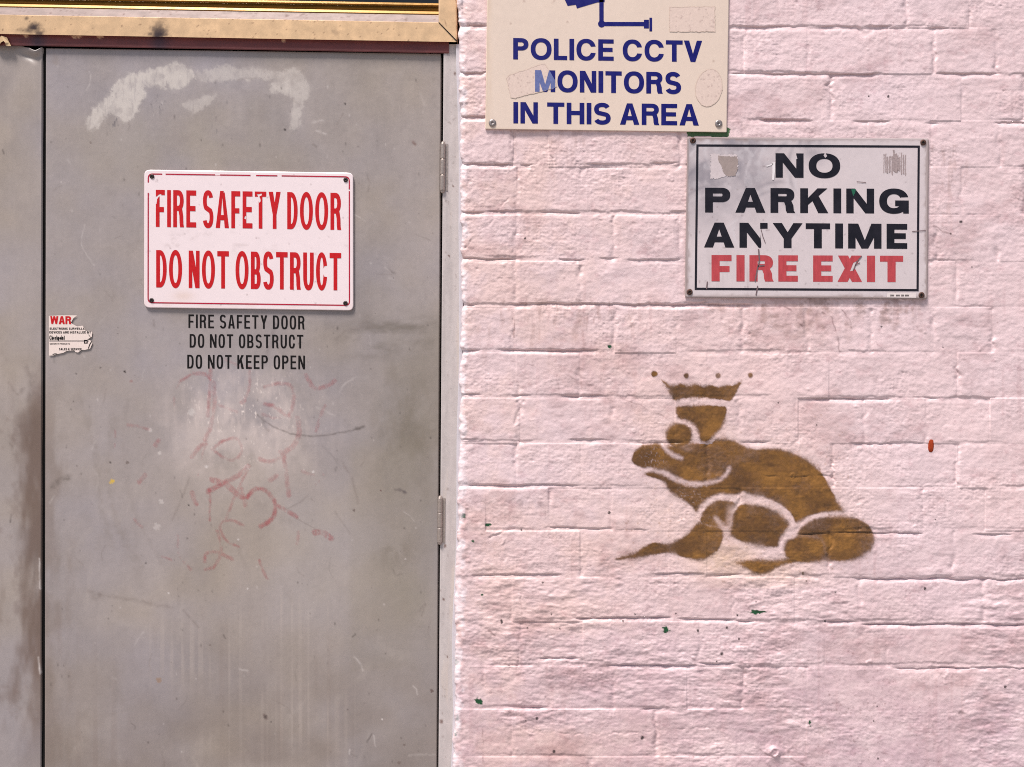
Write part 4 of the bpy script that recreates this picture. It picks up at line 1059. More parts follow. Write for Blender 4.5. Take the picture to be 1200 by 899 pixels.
for i, (pts, wd, a) in enumerate(GRAF):
    d, t = seg_dist(gx_ + 0.6 * vnoise(gx_ / 5, gy_ / 5, 300), gy_ + 0.6 * vnoise(gx_ / 5, gy_ / 5, 301), smooth_open(T(pts)) if len(pts) > 2 else T(pts))
    w = wd / 3.33 / 2 * 1.3
    br = np.clip(0.72 + 0.75 * fbm(gx_ / 9 + i, gy_ / 7, 3, 302 + i % 5), 0, 1)
    cov = np.maximum(cov, a * br * sstep(w + 1.3, w - 1.6, d) * (0.65 + 0.35 * np.abs(t - 0.5) * 2))
cov *= 0.66 * np.clip(0.7 + 0.9 * fbm(gx_ / 3, gy_ / 6, 3, 310, 0.6) + 0.2, 0.1, 1)
red = np.empty(gx_.shape + (3,)); red[:] = lin(188, 84, 92)
overlay('red_graffiti', door, DV[gsl], cov, red, M['graffiti'], 0.00015, 0.05, 'faded wiped red scribble in the middle of the door')

def door_depth(x, y): return float(Y_DOOR - 0.0009 * fbm(np.array(x / 120), np.array(y / 150), 2, 290)) - 0.0003
for args in [('FIRE SAFETY DOOR', 220.8, 356.9, 384.3, 386.0, 15.8), ('DO NOT OBSTRUCT', 222.2, 355.4, 407.3, 408.3, 15.8), ('DO NOT KEEP OPEN', 219.4, 357.4, 431.8, 432.8, 16.0)]:
    line_ = lay_text(*args, 0.135, 0.125, 0.72, gap=0.17, space=0.48, kern=False, widths=dict(A=.56, D=.53, O=.54, N=.56, F=.46, R=.54, E=.48, S=.54, T=.54, Y=.56, B=.53, U=.53, C=.52, K=.55, P=.53))
    shape_part('black_lettering', door, line_, door_depth, M['black_vinyl'], label='small black capitals reading ' + args[0].capitalize())


# hinges on the right edge of the door
def hinge(cx, y0, y1, r=3.1):
    prof = []
    n = 3; L_ = (y1 - y0) / n
    for k in range(n):
        a = y0 + k * L_; prof += [(a + 0.5, r * .93), (a + 1.2, r), (a + L_ - 1.2, r), (a + L_ - 0.5, r * .93), (a + L_ - 0.2, r * .8)]
    prof = [(y0 - 2.0, r * .35), (y0 - 1.2, r * .7), (y0, r * .8)] + prof + [(y1 + 1.4, r * .72), (y1 + 2.4, r * .35)]
    v, f = [], []; m_ = 16
    yc = Y_JAMB - 0.001
    for (py, rr) in prof:
        c = Vector(W(cx - 0.010 * (py - y0), py, yc)); R = rr / PXM
        for i in range(m_):
            a = 2 * math.pi * i / m_; v.append((c.x + R * math.cos(a), c.y + R * math.sin(a), c.z))
    for k in range(len(prof) - 1):
        for i in range(m_): f.append((k * m_ + i, k * m_ + (i + 1) % m_, (k + 1) * m_ + (i + 1) % m_, (k + 1) * m_ + i))
    f.append(tuple(range(m_))); f.append(tuple(range((len(prof) - 1) * m_, len(prof) * m_)))
    # leaf let into the jamb
    b = len(v)
    for (px, d) in ((cx + 2.5, 0.0008), (cx + 6.0, 0.0008), (cx + 6.0, -0.004), (cx + 2.5, -0.004)):
        for py in (y0 + 1, y1): v.append(W(px - 0.01 * (py - y0), py, Y_JAMB - d))
    f += [(b, b + 1, b + 3, b + 2), (b + 2, b + 3, b + 5, b + 4), (b + 4, b + 5, b + 7, b + 6), (b + 6, b + 7, b + 1, b)]
    return link_mesh('hinge', v, f, M['steel'], door, smooth=False)
hinge(519.2, 168, 224); hinge(516.0, 583, 636); hinge(512.5, 1010, 1064)

# left leaf: same door paint, bent lip at the top corner
LF = door_field(-410, 49, 54)
LX, LY0 = LF.X, LF.Y
dip = 5.5 * np.exp(-((LX - 41) / 7.0) ** 2) + 1.5 * np.exp(-((LX - 30) / 5) ** 2)
top = 53.5 + 0.017 * (LX - 49) + dip
LY = LY0 + top * np.clip(1 - LY0 / 60, 0, 1) + 54 * (1 - np.clip(1 - LY0 / 60, 0, 1))
LX = LX - 1.3 * (LY0 / 840) * sstep(-10, 49, LX)
LP = base_door_paint(LX, LY, 320)
ed = sstep(40, 0, 50 - LX + 30 * fbm(LX / 15, LY / 45, 3, 333, 0.5)) * sstep(400, 500, LY) * sstep(940, 780, LY)
blend(LP, slice(None), 0.8 * ed, lin(100, 78, 66))
bl_ = sstep(0.1, 0.6, fbm(LX / 22, LY / 26, 4, 337, 0.6)) * sstep(380, 470, LY)
blend(LP, slice(None), 0.4 * bl_, lin(116, 98, 92))
class _L: win = staticmethod(lambda x0, y0, x1, y1: LF.win(x0 - 4, y0 - 64, x1 + 6, y1 - 46))
strokes(LP, _L, LX, LY, [([(30, 430), (36, 445), (33, 470)], 3, .4, gr), ([(45, 640), (40, 668), (42, 700)], 2, .5, gr), ([(12, 520), (20, 540)], 2.5, .35, gr), ([(10, 448), (20, 462), (28, 455)], 2, .4, gr), ([(13, 604), (12, 612)], 1, .6, blk),
                         ([(46, 655), (47, 690)], 1, .8, pale), ([(45, 770), (47, 790)], 1, .8, pale), ([(3, 176), (4, 180)], 1, .5, blk), ([(32, 640), (28, 650), (36, 655)], 4, .25, gr)], 340)
lip = sstep(16, 0, LY0) * (np.exp(-((LX - 40) / 9) ** 2))
LH = Y_DOOR - 0.001 * (1.6 * fbm(LX / 60, LY / 90, 2, 345)) - 0.007 * lip * np.cos(LY0 / 16 * 2.2) + 0.004 * np.exp(-((LX - 36) / 10) ** 2 - ((LY0 - 10) / 5) ** 2)
LH -= 0.0012 * np.exp(-((LX - 20 + 0.35 * (LY - 130)) / 14) ** 2) * sstep(60, 110, LY) * sstep(230, 160, LY)
left = thing('metal_door', 'grey metal door leaf with a bent top corner at the left edge', 'door', W(-180, 1290, Y_DOOR), 'grey metal door leaves')
closed_leaf('door_panel', left, grid_world(LX, LY, LH), LP, M['door'])

sv_ = []  # black strip standing in for the shade between the leaves
for px in (48.6, 54.4):
    for py, sx in ((57, 0), (1310, -1.3)): sv_.append(W(px + sx, py, Y_DOOR + 0.004))
sv_ += [(a, b + 0.012, c) for a, b, c in sv_]
link_mesh('gap_shade', sv_, [(0, 2, 3, 1), (0, 1, 5, 4), (2, 6, 7, 3), (0, 4, 6, 2), (1, 3, 7, 5), (4, 5, 7, 6)], M['dark'], left)

# frame: jamb, maroon head, far jamb, dark rebate behind the leaves
frame = thing('door_frame', 'pale grey steel door frame with a maroon head above the leaves', 'door frame', W(520, 1290, Y_JAMB))
def strip(name, parent, x0f, x1f, ys_, depth, m, paint, back, nx=24):
    """upright strip between two edge curves"""
    G = Field(np.linspace(0, 1, nx), ys_)
    x0 = np.array([x0f(y) for y in ys_])[:, None]; x1 = np.array([x1f(y) for y in ys_])[:, None]
    X_ = x0 + (x1 - x0) * G.X; Y_ = G.Y
    g = grid_world(X_, Y_, np.full(X_.shape, depth) - 0.0004 * fbm(X_ / 8, Y_ / 40, 2, 350))
    p = paint(X_, Y_)
    l = g[:, :1].copy(); l[..., 1] = back; r = g[:, -1:].copy(); r[..., 1] = back
    g = np.concatenate([l, g, r], 1); p = np.concatenate([p[:, :1], p, p[:, -1:]], 1)
    return link_mesh(name, g.reshape(-1, 3), grid_faces(*g.shape[:2]), m, parent, {'paint': p.reshape(-1, 3)}, smooth=True)
def jamb_paint(X_, Y_):
    img = np.empty(X_.shape + (3,)); img[:] = lin(190, 180, 178)
    img *= (1 + 0.10 * fbm(X_ / 4, Y_ / 60, 3, 355) + 0.06 * fbm(X_ / 2, Y_ / 6, 3, 358))[..., None]
    d_ = sstep(0.62, 0.75, fbm(X_ / 3.0, Y_ / 4, 2, 361)); img[:] = img * (1 - 0.35 * d_[..., None]) + np.array(lin(120, 100, 92)) * 0.35 * d_[..., None]
    w_ = sstep(0.25, 0.5, fbm(X_ / 6, Y_ / 80, 3, 364)) * sstep(200, 320, Y_); img[:] = img * (1 - 0.4 * w_[..., None]) + np.array(lin(204, 188, 176)) * 0.4 * w_[..., None]
    for (cx, cy, r_) in ((517, 846, 2.2), (520, 702, 1.2), (524, 770, 1.0), (526, 300, 1.0), (533, 86, 1.4), (522, 640, 1.6), (531, 218, 1.2)):
        q = np.hypot(X_ - cx, (Y_ - cy) * 0.8) / r_ + 0.5 * vnoise(X_ / 1.5, Y_ / 1.5, 367); m_ = (0.8 * sstep(1.3, 0.6, q))[..., None]; img = img * (1 - m_) + np.array(lin(104, 74, 66)) * m_
    return img
jy_ = np.concatenate([np.arange(52, 905, 1.5), np.arange(905, 1300, 8)])
strip('jamb', frame, lambda y: 520.3 - 0.0072 * y, lambda y: 546, jy_, Y_JAMB, M['jamb'], jamb_paint, 0.1)
# raised seam of sealant along the wall side of the jamb
strip('sealant_bead', frame, lambda y: np.interp(y, EDGE_Y, EDGE_X) - 2.6 - 0.8 * math.sin(y / 37.0), lambda y: np.interp(y, EDGE_Y, EDGE_X) + 2.5, jy_, Y_JAMB - 0.005, M['jamb'], lambda X_, Y_: np.full(X_.shape + (3,), 1.0) * np.array(lin(196, 190, 196)), Y_JAMB + 0.002, 6)
strip('jamb', frame, lambda y: -436, lambda y: -414, jy_[::6], Y_JAMB, M['jamb'], jamb_paint, 0.1, 6)
# dark rebate
rb = [W(-440, 20, 0.10), W(546, 20, 0.10), W(546, 1320, 0.10), W(-440, 1320, 0.10)]
link_mesh('rebate', rb, [(0, 3, 2, 1)], M['dark'], frame)

def bar(name, parent, prof, x0, x1, slope, m, paint, nx, seed=0):
    """long section: prof = [(photo y at x=0, depth)], running from x0 to x1 with a slope"""
    xs_ = np.linspace(x0, x1, nx)
    rows = []
    for (py, d) in prof:
        k = (DIST + d) / DIST / PXM
        yy = py + slope * xs_
        rows.append(np.stack([(xs_ - 600) * k, np.full(nx, d), EYE - (yy - 449.5) * k], -1))
    g = np.array(rows); PX = np.broadcast_to(xs_[None], (len(prof), nx)); PYg = np.array([[p[0]] for p in prof]) + slope * PX
    p = paint(PX, PYg)
    V_ = list(g.reshape(-1, 3)); f = [tuple(t) for t in grid_faces(len(prof), nx)]
    # end caps
    f.append(tuple(i * nx for i in range(len(prof)))); f.append(tuple(i * nx + nx - 1 for i in range(len(prof)))[::-1])
    return link_mesh(name, V_, f, m, parent, {'paint': p.reshape(-1, 3)})
def dense(prof, n=7):
    out = []
    for (a, da), (b, db) in zip(prof[:-1], prof[1:]):
        for t in range(n): out.append((a + (b - a) * t / n, da + (db - da) * t / n))
    return out + [prof[-1]]
def maroon_paint(X_, Y_):
    img = np.empty(X_.shape + (3,)); img[:] = lin(112, 58, 58)
    img *= (1 + 0.25 * fbm(X_ / 30, Y_ / 5, 4, 370))[..., None]
    for cx in (44, 187):
        m_ = np.exp(-((X_ - cx) / 11) ** 2)[..., None] * 0.75; img = img * (1 - m_) + np.array(lin(62, 48, 62)) * m_
    for (cx, w_) in ((90, 6), (332, 2), (30, 3), (118, 4)):
        m_ = (sstep(1.2, 0.6, np.hypot((X_ - cx) / w_, (Y_ - 41 - 0.0175 * cx) / 2) + 0.4 * vnoise(X_ / 2, Y_ / 2, 372)))[..., None]
        img = img * (1 - m_) + np.array(lin(206, 168, 140)) * m_
    return img
S_ = 0.0178
bar('head', frame, dense([(36, 0.09), (36, Y_LINTEL + 0.003), (39, Y_LINTEL), (52, Y_LINTEL), (53.3, Y_LINTEL + 0.001), (53.6, 0.09)]), -436, 526, S_, M['maroon'], maroon_paint, 480)
# curled offcut of cream metal at the far left of the head
v, f = [], []
pts = [(-6, 50.5), (-4, 45), (2, 42), (8, 44), (11, 50), (13, 54), (7, 54), (6, 50), (4, 48), (1, 50), (-1, 54), (-6, 54)]
n = len(pts)
for dz in (0.0, 0.004):
    for i, (a, b) in enumerate(pts): v.append(W(a, b, Y_LINTEL - 0.0045 + dz - 0.002 * math.sin(i)))
f = [tuple(range(n))[::-1]] + [(i, (i + 1) % n, n + (i + 1) % n, n + i) for i in range(n)]
o = link_mesh('bent_tab', v, f, M['sill'], frame, {'paint': np.tile(np.array(lin(214, 182, 140)), (2 * n, 1))})
o['label'] = 'small curled cream tab at the left end of the head'

# ------------------------------------------------------------------ window light above the door
win = thing('window', 'gold aluminium framed window light above the grey doors', 'window', W(50, 40, Y_WIN))
def gold_paint(X_, Y_):
    img = np.empty(X_.shape + (3,)); img[:] = lin(226, 188, 146)
    img *= (1 + 0.05 * fbm(X_ / 50, Y_ / 8, 3, 380) + 0.03 * fbm(X_ / 4, Y_ / 4, 3, 383))[..., None]
    for (cx, cy, rx, ry, a) in ((41, 33, 9, 7.5, 0.95), (31, 22, 3, 2.5, 0.7), (45, 39, 8, 5, 0.8), (33, 36, 8, 4, 0.5), (185, 34, 13, 13, 0.5), (186, 38, 12, 8, 0.8), (186, 42, 11, 5, 0.8), (24, 35, 5, 3, .35), (394, 38, 6, 4, 0.3)):
        q = np.hypot((X_ - cx) / rx, (Y_ - cy) / ry) + 0.5 * fbm(X_ / 4, Y_ / 4, 3, 386)
        m_ = (a * sstep(1.25, 0.25, q))[..., None]; img = img * (1 - m_) + np.array(lin(48, 34, 40)) * m_
    sp = sstep(0.56, 0.68, fbm(X_ / 2.6, Y_ / 1.8, 3, 389)); img = img * (1 - 0.6 * sp[..., None]) + np.array(lin(110, 74, 56)) * 0.6 * sp[..., None]
    return img
def sill_paint(X_, Y_):
    img = np.empty(X_.shape + (3,)); img[:] = lin(160, 142, 137)
    img *= (1 + 0.25 * fbm(X_ / 12, Y_ / 3, 4, 392))[..., None]
    sp = sstep(0.4, 0.6, fbm(X_ / 4, Y_ / 1.6, 3, 395)); img = img * (1 - 0.6 * sp[..., None]) + np.array(lin(104, 74, 66)) * 0.6 * sp[..., None]
    return img
# bottom rail, mitred into the right stile
rail_prof = dense([(39.6, 0.05), (39.8, Y_WIN), (17.6, Y_WIN), (17.2, Y_WIN + 0.006)], 16)
bar('bottom_rail', win, rail_prof, -436, 535, S_, M['gold'], gold_paint, 620)
bar('sill_ledge', win, dense([(18.2, Y_WIN + 0.006), (9.2, Y_WIN + 0.009), (8.6, Y_WIN + 0.02)], 8), -436, 514, S_, M['sill'], sill_paint, 400)
for (a, b, d) in ((9.8, 4.6, 0.042), (5.2, -0.6, 0.050), (-1.0, -5.0, 0.046)):
    bar('glazing_track', win, [(a, d + 0.012), (a - 0.3, d), ((a + b) / 2, d - 0.003), (b, d), (b - 0.3, d + 0.012)], -436, 514, S_, M['gold_dark'], lambda X_, Y_: np.zeros(X_.shape + (3,)), 40)
# right stile (its foot is mitred against the rail)
sv = []
G = Field(np.linspace(0, 1, 14), np.linspace(0, 1, 90))
x_ = 514 + G.X * 21.3
yb = 26.6 + G.X * 21.0
y_ = -300 + (yb + 300) * G.Y
g = grid_world(x_, y_, np.full(x_.shape, Y_WIN - 0.0006)); p = gold_paint(x_, y_ + 2000)
l = g[:, :1].copy(); l[..., 1] = 0.06; r = g[:, -1:].copy(); r[..., 1] = 0.06
g = np.concatenate([l, g, r], 1); p = np.concatenate([p[:, :1], p, p[:, -1:]], 1)
link_mesh('stile', g.reshape(-1, 3), grid_faces(*g.shape[:2]), M['gold'], win, {'paint': p.reshape(-1, 3)})
shape_part('mitre_joint', win, [[(1, [(513.6, 26.2), (514.6, 26.0), (535.6, 47.6), (535.2, 48.8)])]], Y_WIN - 0.0009, M['dark'])
bar('top_rail', win, [(-300, 0.05), (-300, Y_WIN), (-326, Y_WIN), (-326, 0.05)], -436, 535, 0.0, M['gold'], gold_paint, 40)
gl = [W(-436, -310, 0.062), W(520, -310, 0.062), W(520, 12, 0.062), W(-436, 12, 0.062)]
link_mesh('pane', gl, [(0, 3, 2, 1)], M['glass'], win)

def jag(poly, amp=1.0, step=1.2, seed=0):
    r_ = np.random.RandomState(seed + int(poly[0][0])); out = []
    for (ax, ay), (bx, by) in zip(poly, list(poly[1:]) + [poly[0]]):
        l = math.hypot(bx - ax, by - ay); n = max(1, int(l / step))
        for i in range(n):
            t = i / n; a_ = amp * (r_.rand() - 0.5) * (1.8 if r_.rand() < 0.15 else 1)
            out.append((ax + (bx - ax) * t - (by - ay) / l * a_, ay + (by - ay) * t + (bx - ax) / l * a_))
    return out

# ------------------------------------------------------------------ fire safety sign on the door
Y_FS = Y_DOOR - 0.0040
q = [(169.2, 199.0), (414.0, 202.6), (414.2, 364.0), (169.0, 360.6)]
fs = thing('fire_door_sign', 'white sign on the grey door with two lines of tall red capitals', 'sign', W(291, 362, Y_FS))
def fs_paint(X_, Y_):
    img = np.empty(X_.shape + (3,)); img[:] = lin(240, 222, 224)
    img *= (1 + 0.02 * fbm(X_ / 20, Y_ / 15, 3, 400))[..., None]
    d_ = sstep(0.2, 0.7, fbm(X_ / 12, Y_ / 8, 4, 403, 0.6)) * np.exp(-((Y_ - 283) / 18) ** 2); img = img * (1 - 0.25 * d_[..., None]) + np.array(lin(170, 150, 146)) * 0.25 * d_[..., None]
    e_ = sstep(350, 364, Y_ - 0.015 * (X_ - 170)) * sstep(-0.2, 0.5, fbm(X_ / 14, Y_ / 6, 3, 406)); img = img * (1 - 0.5 * e_[..., None]) + np.array(lin(214, 176, 146)) * 0.5 * e_[..., None]
    st = sstep(0.66, 0.8, fbm(X_ / 5, Y_ / 3, 3, 409)); img = img * (1 - 0.5 * st[..., None]) + np.array(lin(120, 96, 94)) * 0.5 * st[..., None]
    sp = 0.3 * np.exp(-((X_ - 215) / 12) ** 2 - ((Y_ - 347) / 6) ** 2); img = img * (1 - sp[..., None]) + np.array(lin(206, 168, 130)) * sp[..., None]
    return img
panel('sign_plate', fs, q, 6.5, Y_FS, 0.0030, M['white_sign'], fs_paint, 1.7)
chips = [jag(c_, 0.5, 0.8) for c_ in ([(182.2, 231), (184.6, 229), (187, 227.4), (189.6, 227.8), (186.6, 230), (184.4, 233), (183.4, 239), (182.2, 239)], [(301, 227.6), (306.5, 226.8), (307, 229), (304, 230.4), (305.6, 236), (303.4, 238), (302.6, 231)],
         [(287, 252.6), (288.6, 254), (288.2, 257), (286.4, 256)], [(261.5, 225), (263.5, 222), (264, 226)], [(334.4, 232), (336, 234), (335, 237)])]
fw = dict(A=.37, S=.295, D=.29, O=.36, F=.25, E=.275, R=.30, T=.32, Y=.335, B=.27, N=.30, U=.29, C=.31)
for args in (('FIRE SAFETY DOOR', 182.6, 399.8, 265.9, 269.6, 43.4), ('DO NOT OBSTRUCT', 183.0, 399.8, 336.9, 340.4, 43.8)):
    letters = lay_text(*args, 0.100, 0.14, 0.95, gap=0.066, space=0.185, kern=False, widths=fw)
    shape_part('red_lettering', fs, letters, Y_FS - 0.0003, M['red_ink'], cut=chips, label='tall red capitals reading ' + args[0].capitalize())
gaps = [rect(172.5, 214, 174.5, 226), rect(293.5, 202, 300, 207), rect(325, 203, 330, 208), rect(190, 201, 194, 206), rect(252, 202, 258, 205.5), rect(405, 222, 411, 224)]
shape_part('border_line', fs, [frame_lines([(173.0, 203.2), (410, 206.6), (410.2, 358.6), (172.8, 355.4)], 1.4, 6)], Y_FS - 0.0003, M['red_line'], cut=gaps)
for (a, b) in ((178, 206.8), (405, 210.8), (177.6, 352), (404.8, 355.4)): screw(fs, a, b, 2.7, Y_FS - 0.0002, M['blackscrew'], 0.0014, False)

# ------------------------------------------------------------------ CCTV sign on the wall
Y_CC = -0.0045
q = [(572.8, -150), (856.6, -146), (851.6, 155.2), (568.6, 151.4)]
cc = thing('cctv_sign', 'cream sign on the pink wall with navy capitals under a camera symbol', 'sign', W(711, 153, Y_CC))
def cc_paint(X_, Y_):
    img = np.empty(X_.shape + (3,)); img[:] = lin(226, 205, 190)
    img *= (1 + 0.025 * fbm(X_ / 40, Y_ / 60, 3, 420) + 0.012 * fbm(X_ / 5, Y_ / 5, 2, 423))[..., None]
    e_ = sstep(9, 1, X_ - 570.5) * np.clip(0.6 + 0.7 * fbm(X_ / 5, Y_ / 30, 3, 425), 0, 1); img = img * (1 - 0.3 * e_[..., None]) + np.array(lin(196, 158, 112)) * 0.3 * e_[..., None]
    st = sstep(0.72, 0.8, fbm(X_ / 5, Y_ / 4, 3, 428)); img = img * (1 - 0.4 * st[..., None]) + np.array(lin(130, 92, 80)) * 0.4 * st[..., None]
    return img
panel('sign_plate', cc, q, 1.2, Y_CC, 0.0032, M['cream_sign'], cc_paint, 2.2, 0.7)
cw = dict(A=.88, O=.97, C=.91, P=.71, L=.62, E=.72, T=.78, V=.85, M=.97, N=.79, R=.80, S=.77, H=.80)
for args in (('POLICE CCTV', 601.4, 822.8, 69.6, 72.8, 25.0), ('IN THIS AREA', 601.6, 819.0, 144.6, 147.2, 25.0)):
    shape_part('navy_lettering', cc, lay_text(*args, 0.222, 0.195, 0.9, gap=0.105, space=0.42, widths=cw), Y_CC - 0.0003, M['navy'], label='navy capitals reading ' + args[0].capitalize().replace('cctv', 'CCTV'))
mon = lay_text('MONITORS', 627.0, 798.2, 107.6, 110.2, 25.4, 0.222, 0.195, 0.9, gap=0.105, widths=cw)
res_q = [(593.2, 92.0), (596, 88.5), (634, 75.2), (638.5, 74.6), (643, 81), (652, 97), (653, 101.5), (648, 104), (602, 115.4), (598.2, 114.4), (595.6, 103)]
shape_part('navy_lettering', cc, mon, Y_CC - 0.0003, M['navy'], cut=[res_q])
pale_g = []
for g in mon[:1]:
    v2, t2 = tri_ops(g)
    pale_g.append(g)
def clip_part(name, parent, glyphs, clip, depth, m):
    gs = []
    big = [(a, b) for a, b in clip]
    for g in glyphs:                      # keep only what lies under the residue
        v, f = tri_ops(g + [(1, big)])
        cen = [np.mean([v[i] for i in t], 0) for t in f]
        keep = []
        for t, c in zip(f, cen):
            ins = False
            for sg, p in g:
                if inside(np.array(c[0]), np.array(c[1]), p): ins = sg > 0
            if ins and inside(np.array(c[0]), np.array(c[1]), big): keep.append(t)
        gs.append((v, keep))
    V_, F_ = [], []
    for v, k in gs:
        b = len(V_); V_ += [W(p[0], p[1], depth) for p in v]
        for t in k:
            a, b2, c = [Vector(V_[b + i]) for i in t]
            F_.append((b + t[0], b + t[1], b + t[2]) if (b2 - a).cross(c - a).y < 0 else (b + t[0], b + t[2], b + t[1]))
    return link_mesh(name, V_, F_, m, parent)
clip_part('faded_letter', cc, pale_g, res_q, Y_CC - 0.0006, M['navy_pale'])
cam_sym = [[(1, rect(702.3, -14, 707.4, 27)), (1, arc(705, 28, 4.2, 4.2, 0, 360, 24)[:-1]), (1, rect(706, 25.8, 755.5, 30.6)), (1, rect(754.6, 23.2, 760.4, 33.4)), (1, rect(761.0, 20.8, 764.2, 36.8))],
           [(1, [(652, -22), (716, -44), (730, -16), (709, -8), (708.5, 2.4), (699.6, 3.0), (676, 10), (674.8, 5.6), (665.2, 7), (662, 0)])]]
shape_part('camera_symbol', cc, cam_sym, Y_CC - 0.0003, M['navy'])
def patch_part(name, parent, outline, depth, paint_fn, m, step=1.4, holes=()):
    bx = [p[0] for p in outline]; by = [p[1] for p in outline]
    gx, gy = np.meshgrid(np.arange(min(bx), max(bx), step), np.arange(min(by), max(by), step))
    gx = gx + 0.15 * vnoise(gx, gy, 141)
    ins = sdf(gx, gy, outline) < -0.4
    v, f = tri_ops([(1, outline)], list(zip(gx[ins], gy[ins])), holes)
    V_ = [W(p[0], p[1], depth) for p in v]; F_ = []
    for t in f:
        a, b, c = [Vector(V_[i]) for i in t]
        F_.append(t if (b - a).cross(c - a).y < 0 else (t[0], t[2], t[1]))
    return link_mesh(name, V_, F_, m, parent, {'paint': paint_fn(v[:, 0], v[:, 1])})
def res_paint(X_, Y_):
    img = np.empty(X_.shape + (3,)); img[:] = lin(222, 199, 188)
    img *= (1 + 0.05 * fbm(X_ / 3, Y_ / 3, 3, 430))[..., None]
    st = sstep(0.42, 0.6, fbm(X_ / 2.2, Y_ / 2.2, 3, 433)); return img * (1 - 0.4 * st[..., None]) + np.array(lin(140, 112, 112)) * 0.4 * st[..., None]
def edge_line(poly, wd=0.7): return [[(1, poly), (-1, inset_poly(poly, wd))]]
M['res_edge'] = mat('residue_edge', lin(210, 187, 174), rough=0.8, var=0.3, vscale=300)
for poly in ([(784.5, 8.2), (838, 7.6), (838.2, 37.4), (784.3, 37.2)], res_q, [(831 + 15.5 * math.cos(a) - 3.5 * math.sin(a), 103 + 22.0 * math.sin(a) + 2 * math.cos(a)) for a in np.linspace(0, 2 * math.pi, 36, endpoint=False)]):
    poly = jag(list(poly), 0.8, 2.0)
    ro = patch_part('sticker_residue', cc, poly, Y_CC - 0.00045, res_paint, M['residue'])
    shape_part('residue_edge', ro, edge_line(poly), Y_CC - 0.00055, M['res_edge'])
for (a, b) in ((577, 144), (842.2, 144.8), (580, -140), (848, -137)): screw(cc, a, b, 4.4, Y_CC - 0.0002, M['greyscrew'], 0.002, False)

# ------------------------------------------------------------------ no parking sign on the wall
Y_NP = -0.0050
q = [(805.4, 160.6), (1088.6, 162.2), (1086.8, 350.6), (802.4, 348.6)]
npk = thing('no_parking_sign', 'weathered grey metal sign with bold black capitals above red fire exit lettering', 'sign', W(945, 350, Y_NP))
def np_paint(X_, Y_):
    img = np.empty(X_.shape + (3,)); img[:] = lin(211, 197, 199)
    img *= (1 + 0.03 * fbm(X_ / 25, Y_ / 20, 3, 440) + 0.02 * fbm(X_ / 3, Y_ / 3, 2, 443))[..., None]
    z = sstep(960, 850, X_) * sstep(300, 200, Y_) * np.clip(0.75 + 0.8 * fbm(X_ / 22, Y_ / 26, 4, 446, 0.6), 0, 1)
    z2 = np.exp(-((X_ - 955) / 16) ** 2 - ((Y_ - 172) / 20) ** 2) * np.clip(0.7 + 0.7 * fbm(X_ / 9, Y_ / 9, 3, 449), 0, 1)
    z = np.clip(np.maximum(z * 1.0, z2 * 0.8), 0, 1)[..., None]
    img = img * (1 - z) + np.array(lin(150, 142, 149)) * z
    drip = sstep(0.2, 0.6, fbm(X_ / 5, Y_ / 60, 3, 452)) * sstep(280, 330, Y_) * sstep(960, 850, X_); img = img * (1 - 0.3 * drip[..., None]) + np.array(lin(140, 128, 130)) * 0.3 * drip[..., None]
    sw = (sstep(0.25, 0.5, np.abs(fbm(X_ / 12, Y_ / 12, 3, 455))) * sstep(960, 860, X_) * sstep(280, 180, Y_))[..., None]; img = img * (1 - 0.4 * sw) + np.array(lin(206, 198, 202)) * 0.4 * sw
    ed_ = np.minimum(np.minimum(X_ - 803, 1088 - X_), np.minimum(Y_ - 161, 350 - Y_))
    for k_ in range(26):
        r_ = np.random.RandomState(500 + k_); cx, cy, an, ln = r_.uniform(812, 960), r_.uniform(165, 290), r_.normal(2.0, .5), r_.uniform(8, 34)
        dx_, dy_ = math.cos(an), math.sin(an); u_ = (X_ - cx) * dx_ + (Y_ - cy) * dy_; v_ = -(X_ - cx) * dy_ + (Y_ - cy) * dx_ + 0.01 * u_ * u_
        m_ = (r_.uniform(.25, .6) * np.exp(-(v_ / r_.uniform(1, 3)) ** 2 - (u_ / ln) ** 4))[..., None]; img = img * (1 - m_) + np.array(lin(212, 202, 206) if k_ % 3 else lin(136, 128, 136)) * m_
    rim = (sstep(6, 0, ed_ + 3 * fbm(X_ / 6, Y_ / 6, 3, 458)) * 0.8)[..., None]; img = img * (1 - rim) + np.array(lin(140, 118, 112)) * rim
    st = sstep(0.6, 0.76, fbm(X_ / 5, Y_ / 3, 3, 461)); return img * (1 - 0.4 * st[..., None]) + np.array(lin(110, 90, 90)) * 0.4 * st[..., None]
panel('sign_plate', npk, q, 3.0, Y_NP, 0.0034, M['grey_sign'], np_paint, 1.7, 1.2)
bw = dict(N=1.13, O=1.27, P=1.02, A=1.22, R=1.0, K=1.14, G=1.2, Y=1.2, T=.98, M=1.34, E=.83)
rw = dict(F=.76, R=.92, E=.74, X=.93, T=.88)
cutn = [[(887.5, 264), (893, 260), (900, 268), (906, 276), (905, 291.5), (893, 292.5), (890, 280)], [(899, 258), (900.5, 258), (899.5, 292), (891.8, 292), (890.6, 278), (891.6, 270)]]
cutn = [[(890.0, 268.2), (901.2, 268.0), (901.6, 293), (891.6, 293), (892.2, 286)]]
cutn += [[(930, 181), (932, 178), (934.5, 186), (932, 187)], [(965, 182), (967, 178.6), (969.5, 183), (967, 185)]]
for args in (('NO', 908.8, 984.6, 208.2, 208.8, 28.6), ('PARKING', 826.3, 1065.0, 249.0, 250.4, 29.0), ('ANYTIME', 825.0, 1063.2, 290.0, 291.7, 29.2)):
    shape_part('black_lettering', npk, lay_text(*args, 0.315, 0.23, 0.9, gap=0.205, kern=1.6, widths=bw), Y_NP - 0.0003, M['black_ink'], cut=cutn, label='bold black capitals reading ' + args[0].capitalize())
